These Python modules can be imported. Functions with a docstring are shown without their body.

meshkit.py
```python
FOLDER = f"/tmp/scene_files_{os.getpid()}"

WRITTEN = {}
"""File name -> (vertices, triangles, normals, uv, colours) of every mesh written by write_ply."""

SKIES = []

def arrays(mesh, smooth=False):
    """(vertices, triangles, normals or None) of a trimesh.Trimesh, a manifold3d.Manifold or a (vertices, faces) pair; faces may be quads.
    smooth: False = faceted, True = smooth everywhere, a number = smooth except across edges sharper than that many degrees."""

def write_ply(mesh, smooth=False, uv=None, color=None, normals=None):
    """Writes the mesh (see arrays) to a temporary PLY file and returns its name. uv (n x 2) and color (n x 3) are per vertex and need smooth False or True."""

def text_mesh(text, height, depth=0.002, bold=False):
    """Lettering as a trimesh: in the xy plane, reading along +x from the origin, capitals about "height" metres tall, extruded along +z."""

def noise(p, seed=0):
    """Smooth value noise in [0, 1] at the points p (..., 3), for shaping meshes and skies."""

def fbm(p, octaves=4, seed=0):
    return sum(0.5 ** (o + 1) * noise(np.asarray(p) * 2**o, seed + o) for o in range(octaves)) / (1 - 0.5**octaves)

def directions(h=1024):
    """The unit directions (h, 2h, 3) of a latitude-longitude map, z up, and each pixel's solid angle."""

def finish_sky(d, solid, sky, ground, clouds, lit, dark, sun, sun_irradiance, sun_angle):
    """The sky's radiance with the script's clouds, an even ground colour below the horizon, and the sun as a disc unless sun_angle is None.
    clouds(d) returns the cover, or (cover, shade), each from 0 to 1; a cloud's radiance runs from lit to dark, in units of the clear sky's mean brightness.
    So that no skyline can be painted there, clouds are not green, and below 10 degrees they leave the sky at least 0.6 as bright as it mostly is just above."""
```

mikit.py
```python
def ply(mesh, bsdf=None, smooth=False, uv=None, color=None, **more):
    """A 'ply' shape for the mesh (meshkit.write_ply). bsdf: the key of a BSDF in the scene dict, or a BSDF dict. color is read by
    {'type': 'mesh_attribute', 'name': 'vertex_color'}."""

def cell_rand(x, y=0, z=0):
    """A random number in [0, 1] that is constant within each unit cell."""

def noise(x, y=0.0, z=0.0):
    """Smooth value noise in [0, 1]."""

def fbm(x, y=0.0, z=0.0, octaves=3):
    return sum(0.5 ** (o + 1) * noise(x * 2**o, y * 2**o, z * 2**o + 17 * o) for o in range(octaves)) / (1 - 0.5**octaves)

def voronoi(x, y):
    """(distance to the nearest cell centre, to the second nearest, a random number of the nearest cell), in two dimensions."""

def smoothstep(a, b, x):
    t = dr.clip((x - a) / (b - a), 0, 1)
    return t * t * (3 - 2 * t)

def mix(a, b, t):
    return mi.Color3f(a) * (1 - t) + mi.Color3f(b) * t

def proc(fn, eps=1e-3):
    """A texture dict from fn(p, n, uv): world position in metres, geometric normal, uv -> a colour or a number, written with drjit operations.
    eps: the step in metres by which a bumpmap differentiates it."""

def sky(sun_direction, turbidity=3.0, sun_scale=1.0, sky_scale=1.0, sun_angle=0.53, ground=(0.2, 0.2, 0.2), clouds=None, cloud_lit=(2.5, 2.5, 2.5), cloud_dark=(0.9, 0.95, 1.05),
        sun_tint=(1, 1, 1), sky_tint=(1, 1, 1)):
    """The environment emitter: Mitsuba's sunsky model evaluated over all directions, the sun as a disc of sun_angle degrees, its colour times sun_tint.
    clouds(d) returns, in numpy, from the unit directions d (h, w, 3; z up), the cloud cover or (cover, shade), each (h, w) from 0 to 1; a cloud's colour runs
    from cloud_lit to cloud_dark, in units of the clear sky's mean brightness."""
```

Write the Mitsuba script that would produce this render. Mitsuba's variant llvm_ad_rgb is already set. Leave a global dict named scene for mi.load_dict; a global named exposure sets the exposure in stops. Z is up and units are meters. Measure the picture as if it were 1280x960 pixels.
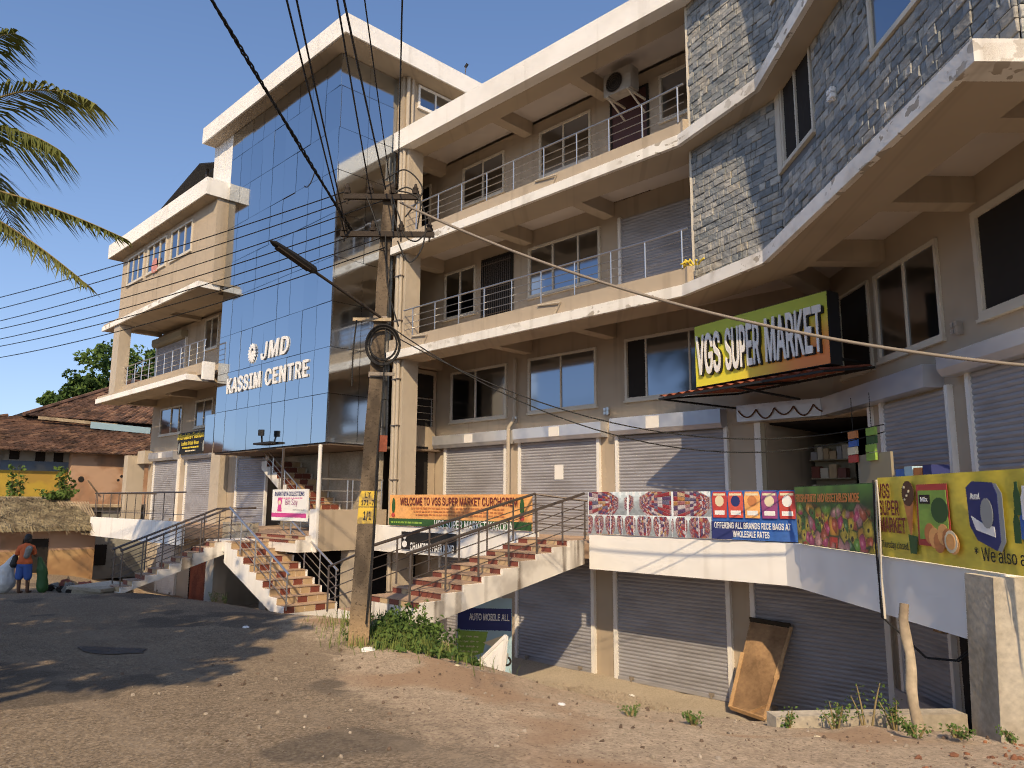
import math, random, numpy as np, trimesh, mitsuba as mi, mikit, meshkit
import drjit as dr
from mikit import noise, fbm, mix, smoothstep, cell_rand, voronoi
from shapely.geometry import Polygon, Point
from shapely.ops import unary_union
import manifold3d as m3
rng = np.random.default_rng(7); random.seed(7)
T = mi.ScalarTransform4f
E = 1.65                      # the eye stands this far above z = 0; heights below are written from the eye
# ------------------------------------------------------------------ camera, sky, exposure
_f, _p, _r, _y = 944.0, math.radians(8.85), math.radians(0.3), math.radians(44.85)
HD = np.array([-math.cos(_y), math.sin(_y), 0.0]); RT = np.array([math.sin(_y), math.cos(_y), 0.0]); UP = np.array([0, 0, 1.0])
FW = HD * math.cos(_p) + UP * math.sin(_p); U0 = -HD * math.sin(_p) + UP * math.cos(_p)
UU = U0 * math.cos(_r) - RT * math.sin(_r)
EYE = np.array([0, 0, E])
SUN = np.array([.89, -1.0, .90]); SUN = SUN / np.linalg.norm(SUN)
scene = {'type': 'scene'}
scene['camera'] = {'type': 'perspective', 'fov': math.degrees(2 * math.atan(640 / _f)), 'fov_axis': 'x', 'near_clip': 0.05, 'far_clip': 3000.0,
                   'to_world': T().look_at(origin=EYE.tolist(), target=(EYE + FW).tolist(), up=UU.tolist())}
scene['sky_light'] = mikit.sky(SUN.tolist(), turbidity=3.2, sun_scale=1.12, sun_tint=(1.0, .965, .90), sky_scale=1.88, sky_tint=(.99, .955, 1.05))
exposure = 1.38
labels = {}

# ------------------------------------------------------------------ materials
def rgb(c): return {'type': 'rgb', 'value': list(c)}
def mat(name, d): scene[name] = {'type': 'twosided', 'b': d}; return name
def flat(name, c, rough=.7, metallic=0., spec=.4):
    return mat(name, {'type': 'principled', 'base_color': c if isinstance(c, dict) else rgb(c), 'roughness': rough, 'metallic': metallic, 'specular': spec})
def bumped(name, c, h, scale, rough=.8, spec=.3, metallic=0., eps=4e-3):
    return mat(name, {'type': 'bumpmap', 'arbitrary': mikit.proc(h, eps=eps), 'scale': scale,
                      'b': {'type': 'principled', 'base_color': c if isinstance(c, dict) else rgb(c), 'roughness': rough, 'specular': spec, 'metallic': metallic}})
def wear(*a): return mikit.proc(wear_raw(*a))
def wear_raw(base, dirt, amt=.35, f=.9, streak=.4):
    """painted plaster: slow blotches, fine grain and run-off streaks that belong to the surface"""
    def fn(p, n, uv):
        a = fbm(p.x * f, p.y * f, p.z * f, 4)
        h = p.x + p.y * .83
        s = fbm(h * 5.5, p.z * .35 + 7, 3.1, 3)
        w = dr.clip(amt * smoothstep(.45, .75, a) + streak * smoothstep(.58, .8, s), 0, 1)
        g = .97 + .06 * noise(p.x * 4, p.y * 4, p.z * 4)
        return mix(base, dirt, w) * g
    return fn
def grain(k, amt=1.):
    return lambda p, n, uv: amt * fbm(p.x * k, p.y * k, p.z * k, 3)
bumped('beige_plaster', wear((.435, .36, .27), (.30, .245, .18), .35, .7, .45), grain(9), .004, .85)
flat('white_paint', wear((.83, .81, .77), (.58, .54, .47), .26, .8, .3), .75)
wear_fn = wear_raw((.80, .78, .73), (.45, .41, .35), .4, 2.6, .35)
def peel(p, n, uv):
    b = wear_fn(p, n, uv); k = smoothstep(.60, .64, fbm(p.x * 5.5, p.y * 5.5, p.z * 7, 4)) * smoothstep(.50, .62, fbm(p.x * .55, p.y * .55, p.z * .4, 2))
    return mix(b, (.40, .36, .30), k)
bumped('white_weathered', mikit.proc(peel), grain(14), .004, .85)
bumped('stair_plaster', wear((.74, .71, .65), (.20, .17, .14), .45, 2.2, 1.0), grain(14), .004, .85)
flat('ceiling_paint', wear((.60, .545, .50), (.46, .41, .37), .3, .7, .0), .8)
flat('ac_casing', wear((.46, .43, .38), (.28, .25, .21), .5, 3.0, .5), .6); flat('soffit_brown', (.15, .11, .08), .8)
flat('column_beige', wear((.46, .40, .32), (.35, .30, .235), .3, .8, .3), .75)
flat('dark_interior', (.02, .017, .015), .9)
flat('interior_cream', (.30, .26, .18), .9)
flat('frame_cream', (.60, .55, .455), .45)
flat('frame_white', (.76, .74, .70), .5)
def sh_col(p, n, uv):
    a = fbm(p.x * 1.3, p.y * 1.3, p.z * 3, 3)
    return mix((.385, .385, .41), (.315, .31, .325), smoothstep(.4, .75, a))
flat('shutter_steel', mikit.proc(sh_col), .5, .25)
def hs_col(p, n, uv):
    a = fbm(p.x * 2.1 + p.y, p.z * 2.0, 1.7, 3)
    return mix((.68, .69, .71), (.46, .49, .56), smoothstep(.35, .7, a))
flat('galvanised_sheet', mikit.proc(hs_col), .38, .55)
flat('window_glass', (.29, .32, .37), .08, 1.0)
flat('curtain_glass', (.56, .60, .64), .075, 1.0)
flat('curtain_glass_dark', (.53, .575, .62), .075, 1.0)
flat('mullion_dark', (.045, .055, .075), .5)
flat('stainless_steel', (.62, .61, .60), .28, .9)
flat('dark_steel_rail', (.16, .135, .12), .4, .6)
flat('black_paint', (.018, .017, .016), .55)
flat('pvc_pipe', (.52, .45, .35), .5); flat('cable_grey', (.24, .205, .17), .6); flat('arm_iron', (.042, .032, .025), .85)
def stone(base):
    def fn(p, n, uv):
        a = fbm(p.x * 11, p.y * 11, p.z * 15, 4); b = fbm(p.x * 3, p.y * 3, p.z * 3, 2)
        return mi.Color3f(base) * (.62 + .72 * a) * (.88 + .24 * b)
    return mikit.proc(fn)
STONES = []
for i, c in enumerate([(.265, .275, .275), (.315, .32, .31), (.20, .22, .23), (.43, .42, .385), (.385, .365, .32), (.29, .295, .285), (.235, .255, .265)]):
    STONES.append(bumped(f'stone_{i}', stone(c), grain(11), .045, .85))
flat('stone_joint', (.15, .16, .17), .95)
flat('tile_red', wear((.205, .062, .042), (.13, .05, .04), .5, 3, .3), .4)
flat('tile_tan', wear((.52, .38, .22), (.36, .25, .15), .5, 3, .3), .4)
flat('tread_stone', wear((.38, .27, .19), (.20, .14, .10), .5, 2.2, 0), .6)
def conc(base, dirt):
    def fn(p, n, uv):
        a = fbm(p.x * 2.3, p.y * 2.3, p.z * 1.1, 4); b = fbm(p.x * 21, p.y * 21, p.z * 21, 3)
        return mix(base, dirt, smoothstep(.35, .7, a)) * (.72 + .55 * b)
    return mikit.proc(fn)
bumped('concrete_old', conc((.45, .40, .315), (.32, .275, .205)), grain(18), .005, .95)
def pole_col(p, n, uv):
    a = fbm(p.x * 5, p.y * 5, p.z * 1.6, 4); b = fbm(p.x * 38, p.y * 38, p.z * 38, 3)
    c = mix((.165, .128, .092), (.08, .062, .046), smoothstep(.38, .66, a))
    c = mix(c, (.42, .29, .16), smoothstep(E - 1.35, E - 2.0, p.z) * .8)
    return c * mi.Float(dr.select(b > .66, .5, 1.0)) * (.8 + .4 * b)
bumped('pole_concrete', mikit.proc(pole_col), lambda p, n, uv: fbm(p.x * 30, p.y * 30, p.z * 30, 3), .022, .95)
def roadcol(p, n, uv):
    x, y = p.x, p.y
    # dirt verge towards the shops: everything past a wavering line
    w = 1.4 * (fbm(x * .45, y * .45, 3.0, 3) - .5) + .7 * (fbm(x * 2.1, y * 2.1, 1.0, 3) - .5)
    yl = 4.3 + smoothstep(-6.0, -10.5, x) * 2.1 + smoothstep(-12., -17., x) * 3.2 + smoothstep(-3.0, 0.5, x) * -.3
    dirt = smoothstep(-.22, .22, y - yl + w + .5 * (fbm(x * 7, y * 7, 2., 3) - .5)) * .85 + .15 * smoothstep(-1.2, .8, y - yl + w)
    g1 = fbm(x * 46, y * 46, 0.0, 3); g2 = noise(x * 13, y * 13, 5.0); g3 = fbm(x * 1.1, y * 1.1, 9., 4); g4 = cell_rand(x * 55, y * 55)
    asph = mix((.17, .134, .098), (.245, .193, .136), g3) * (.45 + 1.1 * g1) * (.9 + .2 * g2)
    asph = mix(asph, (.36, .31, .25), mi.Float(dr.select(g4 > .93, .45, 0.)))
    asph = mix(asph, (.062, .056, .05), smoothstep(.60, .68, fbm(x * .55 + 31, y * .8, 2., 3)) * .55)
    rut = dr.exp(-dr.square((y - 2.6 - .25 * dr.sin(x * .35)) / .17)) + dr.exp(-dr.square((y - 4.0 - .22 * dr.sin(x * .35 + .3)) / .17)) + dr.exp(-dr.square((y + .34 * x - 5.3) / .15)) * smoothstep(-1., -3., x)
    asph = mix(asph, mix((.30, .245, .185), (.24, .19, .14), g1), dr.clip(rut, 0, 1) * .35 * smoothstep(.3, .6, fbm(x * 2, y * 5, 8., 2)))
    soil = mix((.305, .235, .17), (.41, .335, .245), g3) * (.6 + .8 * g1) * (.88 + .24 * g2)
    soil = mix(soil, (.29, .19, .12), smoothstep(.56, .74, fbm(x * .7, y * .7, 13., 3)) * .75)
    soil = mix(soil, (.10, .075, .05), mi.Float(dr.select(g4 > .955, .6, 0.)))
    cem = smoothstep(11.6, 12.6, y + .5 * (fbm(x * 1.4, y * 1.4, 4., 2) - .5)) * smoothstep(-17.0, -16., x)
    soil = mix(soil, mix((.33, .28, .21), (.43, .37, .285), g3) * (.75 + .5 * g1), cem)
    return mix(asph, soil, dirt)
bumped('road_surface', mikit.proc(roadcol), lambda p, n, uv: fbm(p.x * 24, p.y * 24, 0., 3) + .4 * noise(p.x * 70, p.y * 70), .024, .95, .15, eps=6e-3)
flat('wood_plank', conc((.50, .32, .16), (.30, .18, .09)), .8)
flat('bare_wood', conc((.46, .37, .25), (.24, .18, .12)), .9)
flat('ply_sheet', conc((.34, .215, .115), (.19, .115, .06)), .85)
flat('rust_red', conc((.33, .10, .055), (.19, .06, .04)), .8)
flat('leaf_a', (.072, .125, .028), .6); flat('leaf_b', (.045, .085, .024), .6); flat('leaf_dry', (.25, .19, .085), .8)
def leafmat(name, c): scene[name] = {'type': 'twosided', 'b': {'type': 'diffuse', 'reflectance': rgb(c)}}
leafmat('palm_leaf', (.155, .17, .05)); leafmat('palm_leaf_yellow', (.205, .21, .065)); leafmat('tree_leaf', (.105, .165, .045)); leafmat('tree_leaf_dark', (.06, .105, .034))
leafmat('grass_blade', (.17, .21, .06))
flat('bark', conc((.20, .155, .11), (.10, .075, .05)), .95)

# ------------------------------------------------------------------ mesh helpers
class MB:
    def __init__(s): s.v, s.f, s.n = [], [], 0
    def add(s, v, f):
        v = np.asarray(v, float); f = np.asarray(f, int)
        if f.shape[1] == 4: f = np.vstack([f[:, [0, 1, 2]], f[:, [0, 2, 3]]])
        s.v.append(v); s.f.append(f + s.n); s.n += len(v); return s
    def mesh(s, m): return s.add(m.vertices, m.faces)
    def hexa(s, c):
        """eight corners: bottom ring 0-3, top ring 4-7"""
        c = np.asarray(c, float)
        f = np.array([[0, 3, 2, 1], [4, 5, 6, 7], [0, 1, 5, 4], [1, 2, 6, 5], [2, 3, 7, 6], [3, 0, 4, 7]])
        if np.dot(np.cross(c[1] - c[0], c[3] - c[0]), c[4] - c[0]) < 0: f = f[:, ::-1]
        return s.add(c, f)
    def box(s, x0, x1, y0, y1, z0, z1):
        return s.hexa([[x0, y0, z0], [x1, y0, z0], [x1, y1, z0], [x0, y1, z0], [x0, y0, z1], [x1, y0, z1], [x1, y1, z1], [x0, y1, z1]])
    def prism(s, poly, z0, z1):
        p = Polygon(poly) if not hasattr(poly, 'geom_type') else poly
        if not p.is_valid: p = p.buffer(0)
        for g in getattr(p, 'geoms', [p]):
            m = trimesh.creation.extrude_polygon(g, z1 - z0, engine='earcut'); m.apply_translation([0, 0, z0]); s.mesh(m)
        return s
    def beam(s, p, q, w, h, up=(0, 0, 1)):
        p, q = np.asarray(p, float), np.asarray(q, float); d = q - p; d /= np.linalg.norm(d)
        a = np.cross(d, up)
        if np.linalg.norm(a) < 1e-6: a = np.cross(d, (1, 0, 0))
        a /= np.linalg.norm(a); b = np.cross(a, d); a *= w / 2; b *= h / 2
        return s.hexa([p - a - b, p + a - b, p + a + b, p - a + b, q - a - b, q + a - b, q + a + b, q - a + b])
    def tube(s, pts, r, n=8, cap=True):
        pts = np.asarray(pts, float); r = np.broadcast_to(r, len(pts)).astype(float); k = len(pts)
        t = np.gradient(pts, axis=0); t /= np.linalg.norm(t, axis=1, keepdims=True) + 1e-12
        ref = np.array([0, 0, 1.]) if abs(t[0][2]) < .9 else np.array([1., 0, 0])
        V = []; a = np.cross(t[0], ref); a /= np.linalg.norm(a)
        for i in range(k):
            a = a - t[i] * (a @ t[i]); a /= np.linalg.norm(a) + 1e-12; b = np.cross(t[i], a)
            for j in range(n):
                th = 2 * math.pi * j / n; V.append(pts[i] + r[i] * (math.cos(th) * a + math.sin(th) * b))
        F = [[i * n + j, i * n + (j + 1) % n, (i + 1) * n + (j + 1) % n, (i + 1) * n + j] for i in range(k - 1) for j in range(n)]
        s.add(V, F)
        if cap:
            s.add([V[j] for j in range(n)] + [pts[0]], [[(j + 1) % n, j, n] for j in range(n)])
            s.add([V[(k - 1) * n + j] for j in range(n)] + [pts[-1]], [[j, (j + 1) % n, n] for j in range(n)])
        return s
    def get(s): return np.vstack(s.v), np.vstack(s.f)
SEEN = {}
def numbered(name):
    n = SEEN.get(name, 0); SEEN[name] = n + 1
    return name if n == 0 else f'{name}_{n:03d}'
def obj(name, mb, m, parent=None, smooth=False, label=None, kind=None):
    key = numbered(name if parent is None else parent + '__' + name)
    if isinstance(mb, MB): v, f = mb.get()
    else: v, f = mb
    scene[key] = mikit.ply((np.asarray(v) + [0, 0, E], f), m, smooth=smooth)
    if label or kind: labels[key] = {k: x for k, x in (('label', label), ('kind', kind)) if x}
    return key
def thing(name, label, cat, group=None, kind=None):
    key = numbered(name); labels[key] = {'label': label}
    if cat: labels[key]['category'] = cat
    if group: labels[key]['group'] = group
    if kind: labels[key]['kind'] = kind
    return key
def solo(name, mb, m, label, cat, group=None, smooth=False):
    key = obj(name, mb, m, None, smooth); labels[key] = {'label': label, 'category': cat}
    if group: labels[key]['group'] = group
    return key
class Frame:
    """a wall's own axes: s along it, d out of it, z up"""
    def __init__(f, o, e, n): f.o, f.e, f.n = np.array([*o, 0.]), np.array([*e, 0.]), np.array([*n, 0.])
    def at(f, s, d, z): return f.o + f.e * s + f.n * d + np.array([0, 0, z])
    def box(f, mb, s0, s1, d0, d1, z0, z1):
        return mb.hexa([f.at(s, d, z) for z in (z0, z1) for s, d in ((s0, d0), (s1, d0), (s1, d1), (s0, d1))])
    def sheet(f, mb, s0, s1, d, z0, z1, t=.012): return f.box(mb, s0, s1, d - t, d, z0, z1)
Q = math.sqrt(.5)
MAIN = Frame((0, 15.55), (1, 0), (0, -1)); DIAG = Frame((-6.25, 15.55), (Q, -Q), (-Q, -Q)); BAS = Frame((0, 14.5), (1, 0), (0, -1))
LEFT = Frame((0, 12.75), (1, 0), (0, -1)); SIDE = Frame((-18.38, 0), (0, 1), (1, 0)); LUP = Frame((0, 10.9), (1, 0), (0, -1))
def textmesh(text, h, fr, s0, s1, d, z, depth=.012, bold=True, slant=0., flip=False):
    """lettering stretched between s0 and s1 along a wall frame, standing on z"""
    m = meshkit.text_mesh(text, h, depth, bold); v = np.array(m.vertices)
    w = v[:, 0].max() - v[:, 0].min(); x = (v[:, 0] - v[:, 0].min()) / w * (s1 - s0) + s0 + slant * v[:, 1]
    V = fr.o + np.outer(x, fr.e) + np.outer(d + v[:, 2], fr.n) + np.outer(v[:, 1] + z, [0, 0, 1])
    f = np.array(m.faces)
    if np.dot(np.cross(fr.e, [0, 0, 1]), fr.n) < 0: f = f[:, ::-1]
    return V, f
def flatshape(poly, fr, d, t=.004):
    """a print's patch: polygon in (s, z) on a wall frame"""
    if not hasattr(poly, 'geom_type'): poly = Polygon(poly)
    if not poly.is_valid: poly = poly.buffer(0)
    mb = MB()
    for g in getattr(poly, 'geoms', [poly]):
        m = trimesh.creation.extrude_polygon(g, t, engine='earcut'); v = np.array(m.vertices)
        mb.add(fr.o + np.outer(v[:, 0], fr.e) + np.outer(v[:, 2] + d, fr.n) + np.outer(v[:, 1], [0, 0, 1]), m.faces)
    return mb
def ell(cx, cy, rx, ry, n=14, rot=0):
    a = np.linspace(0, 2 * math.pi, n, endpoint=False); c, s = math.cos(rot), math.sin(rot)
    return [(cx + rx * math.cos(t) * c - ry * math.sin(t) * s, cy + rx * math.cos(t) * s + ry * math.sin(t) * c) for t in a]
def cable(p, q, sag, n=24):
    p, q = np.asarray(p, float), np.asarray(q, float); t = np.linspace(0, 1, n)[:, None]
    c = p + (q - p) * t; c[:, 2] -= sag * 4 * (t * (1 - t))[:, 0]; return c

# ------------------------------------------------------------------ ground
from scipy.interpolate import RBFInterpolator
def zroad(x, y): return -1.62 + .0352 * x - .0213 * y
pts = []
for x in (-40, -34, -28, -22, -16, -10, -5, 0, 5):
    for y in (-12, -6, -1, 3): pts.append((x, y, zroad(x, y)))
pts += [(x, 5.2, zroad(x, 5.2)) for x in (-30, -25, -20, -15, -11, -7.5, -5, -3)]
pts += [(-9.9, 6.65, -2.12), (-10.6, 8.2, -2.06), (-8.8, 7.0, -2.12), (-8.0, 6.2, -2.0), (-3.5, 7.2, -2.13), (-2.3, 8.4, -2.16), (-1.5, 7.5, -2.0), (0, 8, -1.95), (2, 10, -2.1), (-12, 8, -2.12), (-13.5, 8.2, -2.25), (-10.5, 8.9, -2.5),
        (-7.3, 9.5, -3.0), (-8.5, 9.5, -3.05), (-9.3, 9.3, -3.1), (-10.0, 9.6, -3.1), (-10.3, 11, -3.6), (-5.5, 8.6, -2.72), (-4.5, 8.8, -2.66), (-5.5, 11, -3.55), (-3.6, 10.2, -3.3), (-7.3, 11.3, -3.5),
        (-17.4, 9.4, -2.73), (-21, 6.9, -2.34), (-16.6, 8.7, -2.5), (-19, 9, -2.65), (-24, 7.5, -2.66), (-26, 6, -2.66), (-24, 9.5, -3.0), (-30, 9.3, -3.1), (-34, 9.5, -3.0)]
for x in (-16, -14, -12, -10, -8, -6): pts += [(x, 12.6, -3.93), (x, 14, -3.97), (x, 17, -3.98)]
pts += [(-4.2, 12, -3.9), (-3, 13, -3.97), (-2, 11, -3.8), (-14.5, 10.8, -3.3), (-17, 11.5, -3.5)]
for x in (-34, -30, -26, -22, -19): pts += [(x, 12, -3.8), (x, 15, -3.87)]
pts = np.array(pts); _rbf = RBFInterpolator(pts[:, :2], pts[:, 2], kernel='thin_plate_spline', smoothing=.02)
def zg(x, y):
    x, y = np.broadcast_arrays(np.asarray(x, float), np.asarray(y, float)); q = np.stack([x.ravel(), y.ravel()], 1)
    inner = _rbf(np.clip(q, [-42, -13], [6, 18])).reshape(x.shape); return np.maximum(inner, -6)
gx = np.unique(np.concatenate([np.linspace(-400, -50, 12), np.arange(-50, -14, 1.0), np.arange(-14, 2, .16), np.linspace(2, 40, 20), np.linspace(40, 400, 10)]))
gy = np.unique(np.concatenate([np.linspace(-400, -20, 12), np.arange(-20, 0, 1.5), np.arange(0, 15, .16), np.linspace(15, 40, 14), np.linspace(40, 400, 10)]))
GX, GY = np.meshgrid(gx, gy, indexing='ij'); GZ = zg(GX, GY)
near = (np.abs(GX + 6) < 9) & (np.abs(GY - 6.5) < 8)
fine = meshkit.fbm(np.stack([GX * 1.7, GY * 1.7, GX * 0], -1), 4, 3) - .5
GZ = GZ + fine * np.where(near, .07, .03) * (1 + 1.3 * np.clip((GY - 5) / 3, 0, 1) * (GX > -9.5))
nx, ny = GX.shape; idx = np.arange(nx * ny).reshape(nx, ny)
obj('ground', (np.stack([GX, GY, GZ], -1).reshape(-1, 3), np.stack([idx[:-1, :-1], idx[1:, :-1], idx[1:, 1:], idx[:-1, 1:]], -1).reshape(-1, 4)), 'road_surface', smooth=True, kind='structure')
# ------------------------------------------------------------------ the shopping building
B = thing('shopping_complex', 'long beige shopping building with balconies, a blue glass tower and a stone clad corner wing', 'building')
PF = -.88                     # platform floor
OUT = [(-18.66, 13.2), (-9.2, 13.2), (-8.25, 13.19), (-6.02, 12.32), (-1.6, 7.9)]
INN = [(-18.66, 14.13), (-8.9, 14.13), (-8.1, 14.03), (-7.2, 13.78), (-6.4, 13.45), (-5.7, 13.2), (-.95, 8.55)]
WALL = [(-22.0, 15.55), (-6.25, 15.55), (-.1, 9.4)]
BACK = [(6, 15.5), (6, 24), (-22.0, 24)]
def off(line, d):
    """shift a polyline sideways (towards the street for positive d)"""
    L = np.asarray(line, float); t = np.diff(L, axis=0); t /= np.linalg.norm(t, axis=1, keepdims=True); n = np.stack([t[:, 1], -t[:, 0]], 1)
    o = [L[0] + n[0] * d]
    for i in range(1, len(L) - 1):
        b = n[i - 1] + n[i]; b /= np.linalg.norm(b); o.append(L[i] + b * d / max(.4, b @ n[i]))
    o.append(L[-1] + n[-1] * d); return [tuple(p) for p in o]
def band(a, b): return list(a) + list(reversed(b))
def wing_end(mb, z0, z1, d=0.):
    """the short end face of the corner wing"""
    return mb.prism([(-1.6 + d * .7, 7.9 - d * .7), (3.4 + d * .7, 12.9 - d * .7), (3.15, 13.15), (-1.85, 8.15)], z0, z1)
# solid body behind the walls, in three heights because the ground floor has an open shop
foot = Polygon(WALL + BACK)
room = Polygon([(-7.75, 15.3), (-7.75, 20), (-2.0, 20), (-2.0, 17.6), (-5.2, 14.4), (-6.3, 15.3)])
obj('wall', MB().prism(foot, 1.74, 11.3), 'beige_plaster', B)
obj('wall', MB().prism(foot.difference(room.buffer(.001)), PF, 1.738), 'beige_plaster', B)
obj('wall', MB().prism([(-5.0, 14.5), (-1.2, 10.7), (5, 15), (5, 23), (-34, 23), (-34, 14.5)], -4.3, -1.25), 'beige_plaster', B)
# slabs: front beam, ceiling panels, cross beams, white fascia, parapet
CROSS = [-19.0, -14.95, -11.93]
for lev, zb, top in ((0, 4.22, 4.83), (1, 7.53, 8.08), (2, 10.96, 11.3)):
    mb = MB().prism(band(off(OUT, -.055), INN), zb, zb + .19).prism(Polygon(band(off(OUT, -.64), INN)).buffer(0), zb + .189, zb + .42)
    mb.prism([(-22, 13.4), (-18.66, 13.4), (-18.66, 14.13), (-22, 14.13)], zb + .003, zb + .42)
    for x in CROSS: mb.box(x - .17, x + .17, 14.1, 15.53, zb + .02, zb + .42)
    for s in (2.35, 5.0, 7.4):   # beams of the diagonal wing
        c = DIAG.at(s, 0.0, 0); mb.beam(c + [0, 0, zb + .22], DIAG.at(s, 1.28, zb + .22), .34, .40)
    c = DIAG.at(-.15, 0, 0); mb.beam([-6.3, 15.5, zb + .22], [-6.15, 13.4, zb + .22], .32, .40)
    obj('floor_beam', mb, 'beige_plaster', B)
    full = Polygon(band(off(OUT, -.65), WALL)).buffer(0)
    obj('ceiling', MB().prism(full.buffer(-.005), zb + .423, zb + .55), 'ceiling_paint', B)
    if lev == 2:
        mb = MB().prism(band(off(OUT, .0), off(OUT, -.35)), zb - .004, 11.56); wing_end(mb, zb - .004, 11.56)
        obj('roof_fascia', mb, 'white_paint', B, label='broad white roof edge over the balconies')
        obj('roof', MB().prism(Polygon(band(off(OUT, -.3), WALL)).buffer(.01).union(foot), 11.512, 11.552), 'concrete_old', B)
    else:
        mb = MB().prism(band(off(OUT, .035), off(OUT, -.06)), zb - .004, zb + .235); wing_end(mb, zb - .004, zb + .235)
        obj('slab_edge', mb, 'white_weathered', B, label='white painted slab edge with peeling paint')
        stop = [p for p in OUT if p[0] < -8.0] + [(-8.15, 13.1)]
        obj('parapet', MB().prism(band(off(OUT[:3] + [(-8.15, 13.11)], -.055), off(OUT[:3] + [(-8.15, 13.11)], -.19)), zb + .05, top), 'beige_plaster', B)
for x, y, z, w in ((-11.9, 13.235, 4.75, 0), (-17.0, 13.235, 4.75, 0), (-12.0, 13.235, 8.02, 0)):   # drain spouts
    obj('drain_pipe', MB().tube([(x - .5, y - .02, z + .03), (x + .25, y - .03, z - .03), (x + .05, y - .03, z - .30)], .022, 6), 'pvc_pipe', B)
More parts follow.
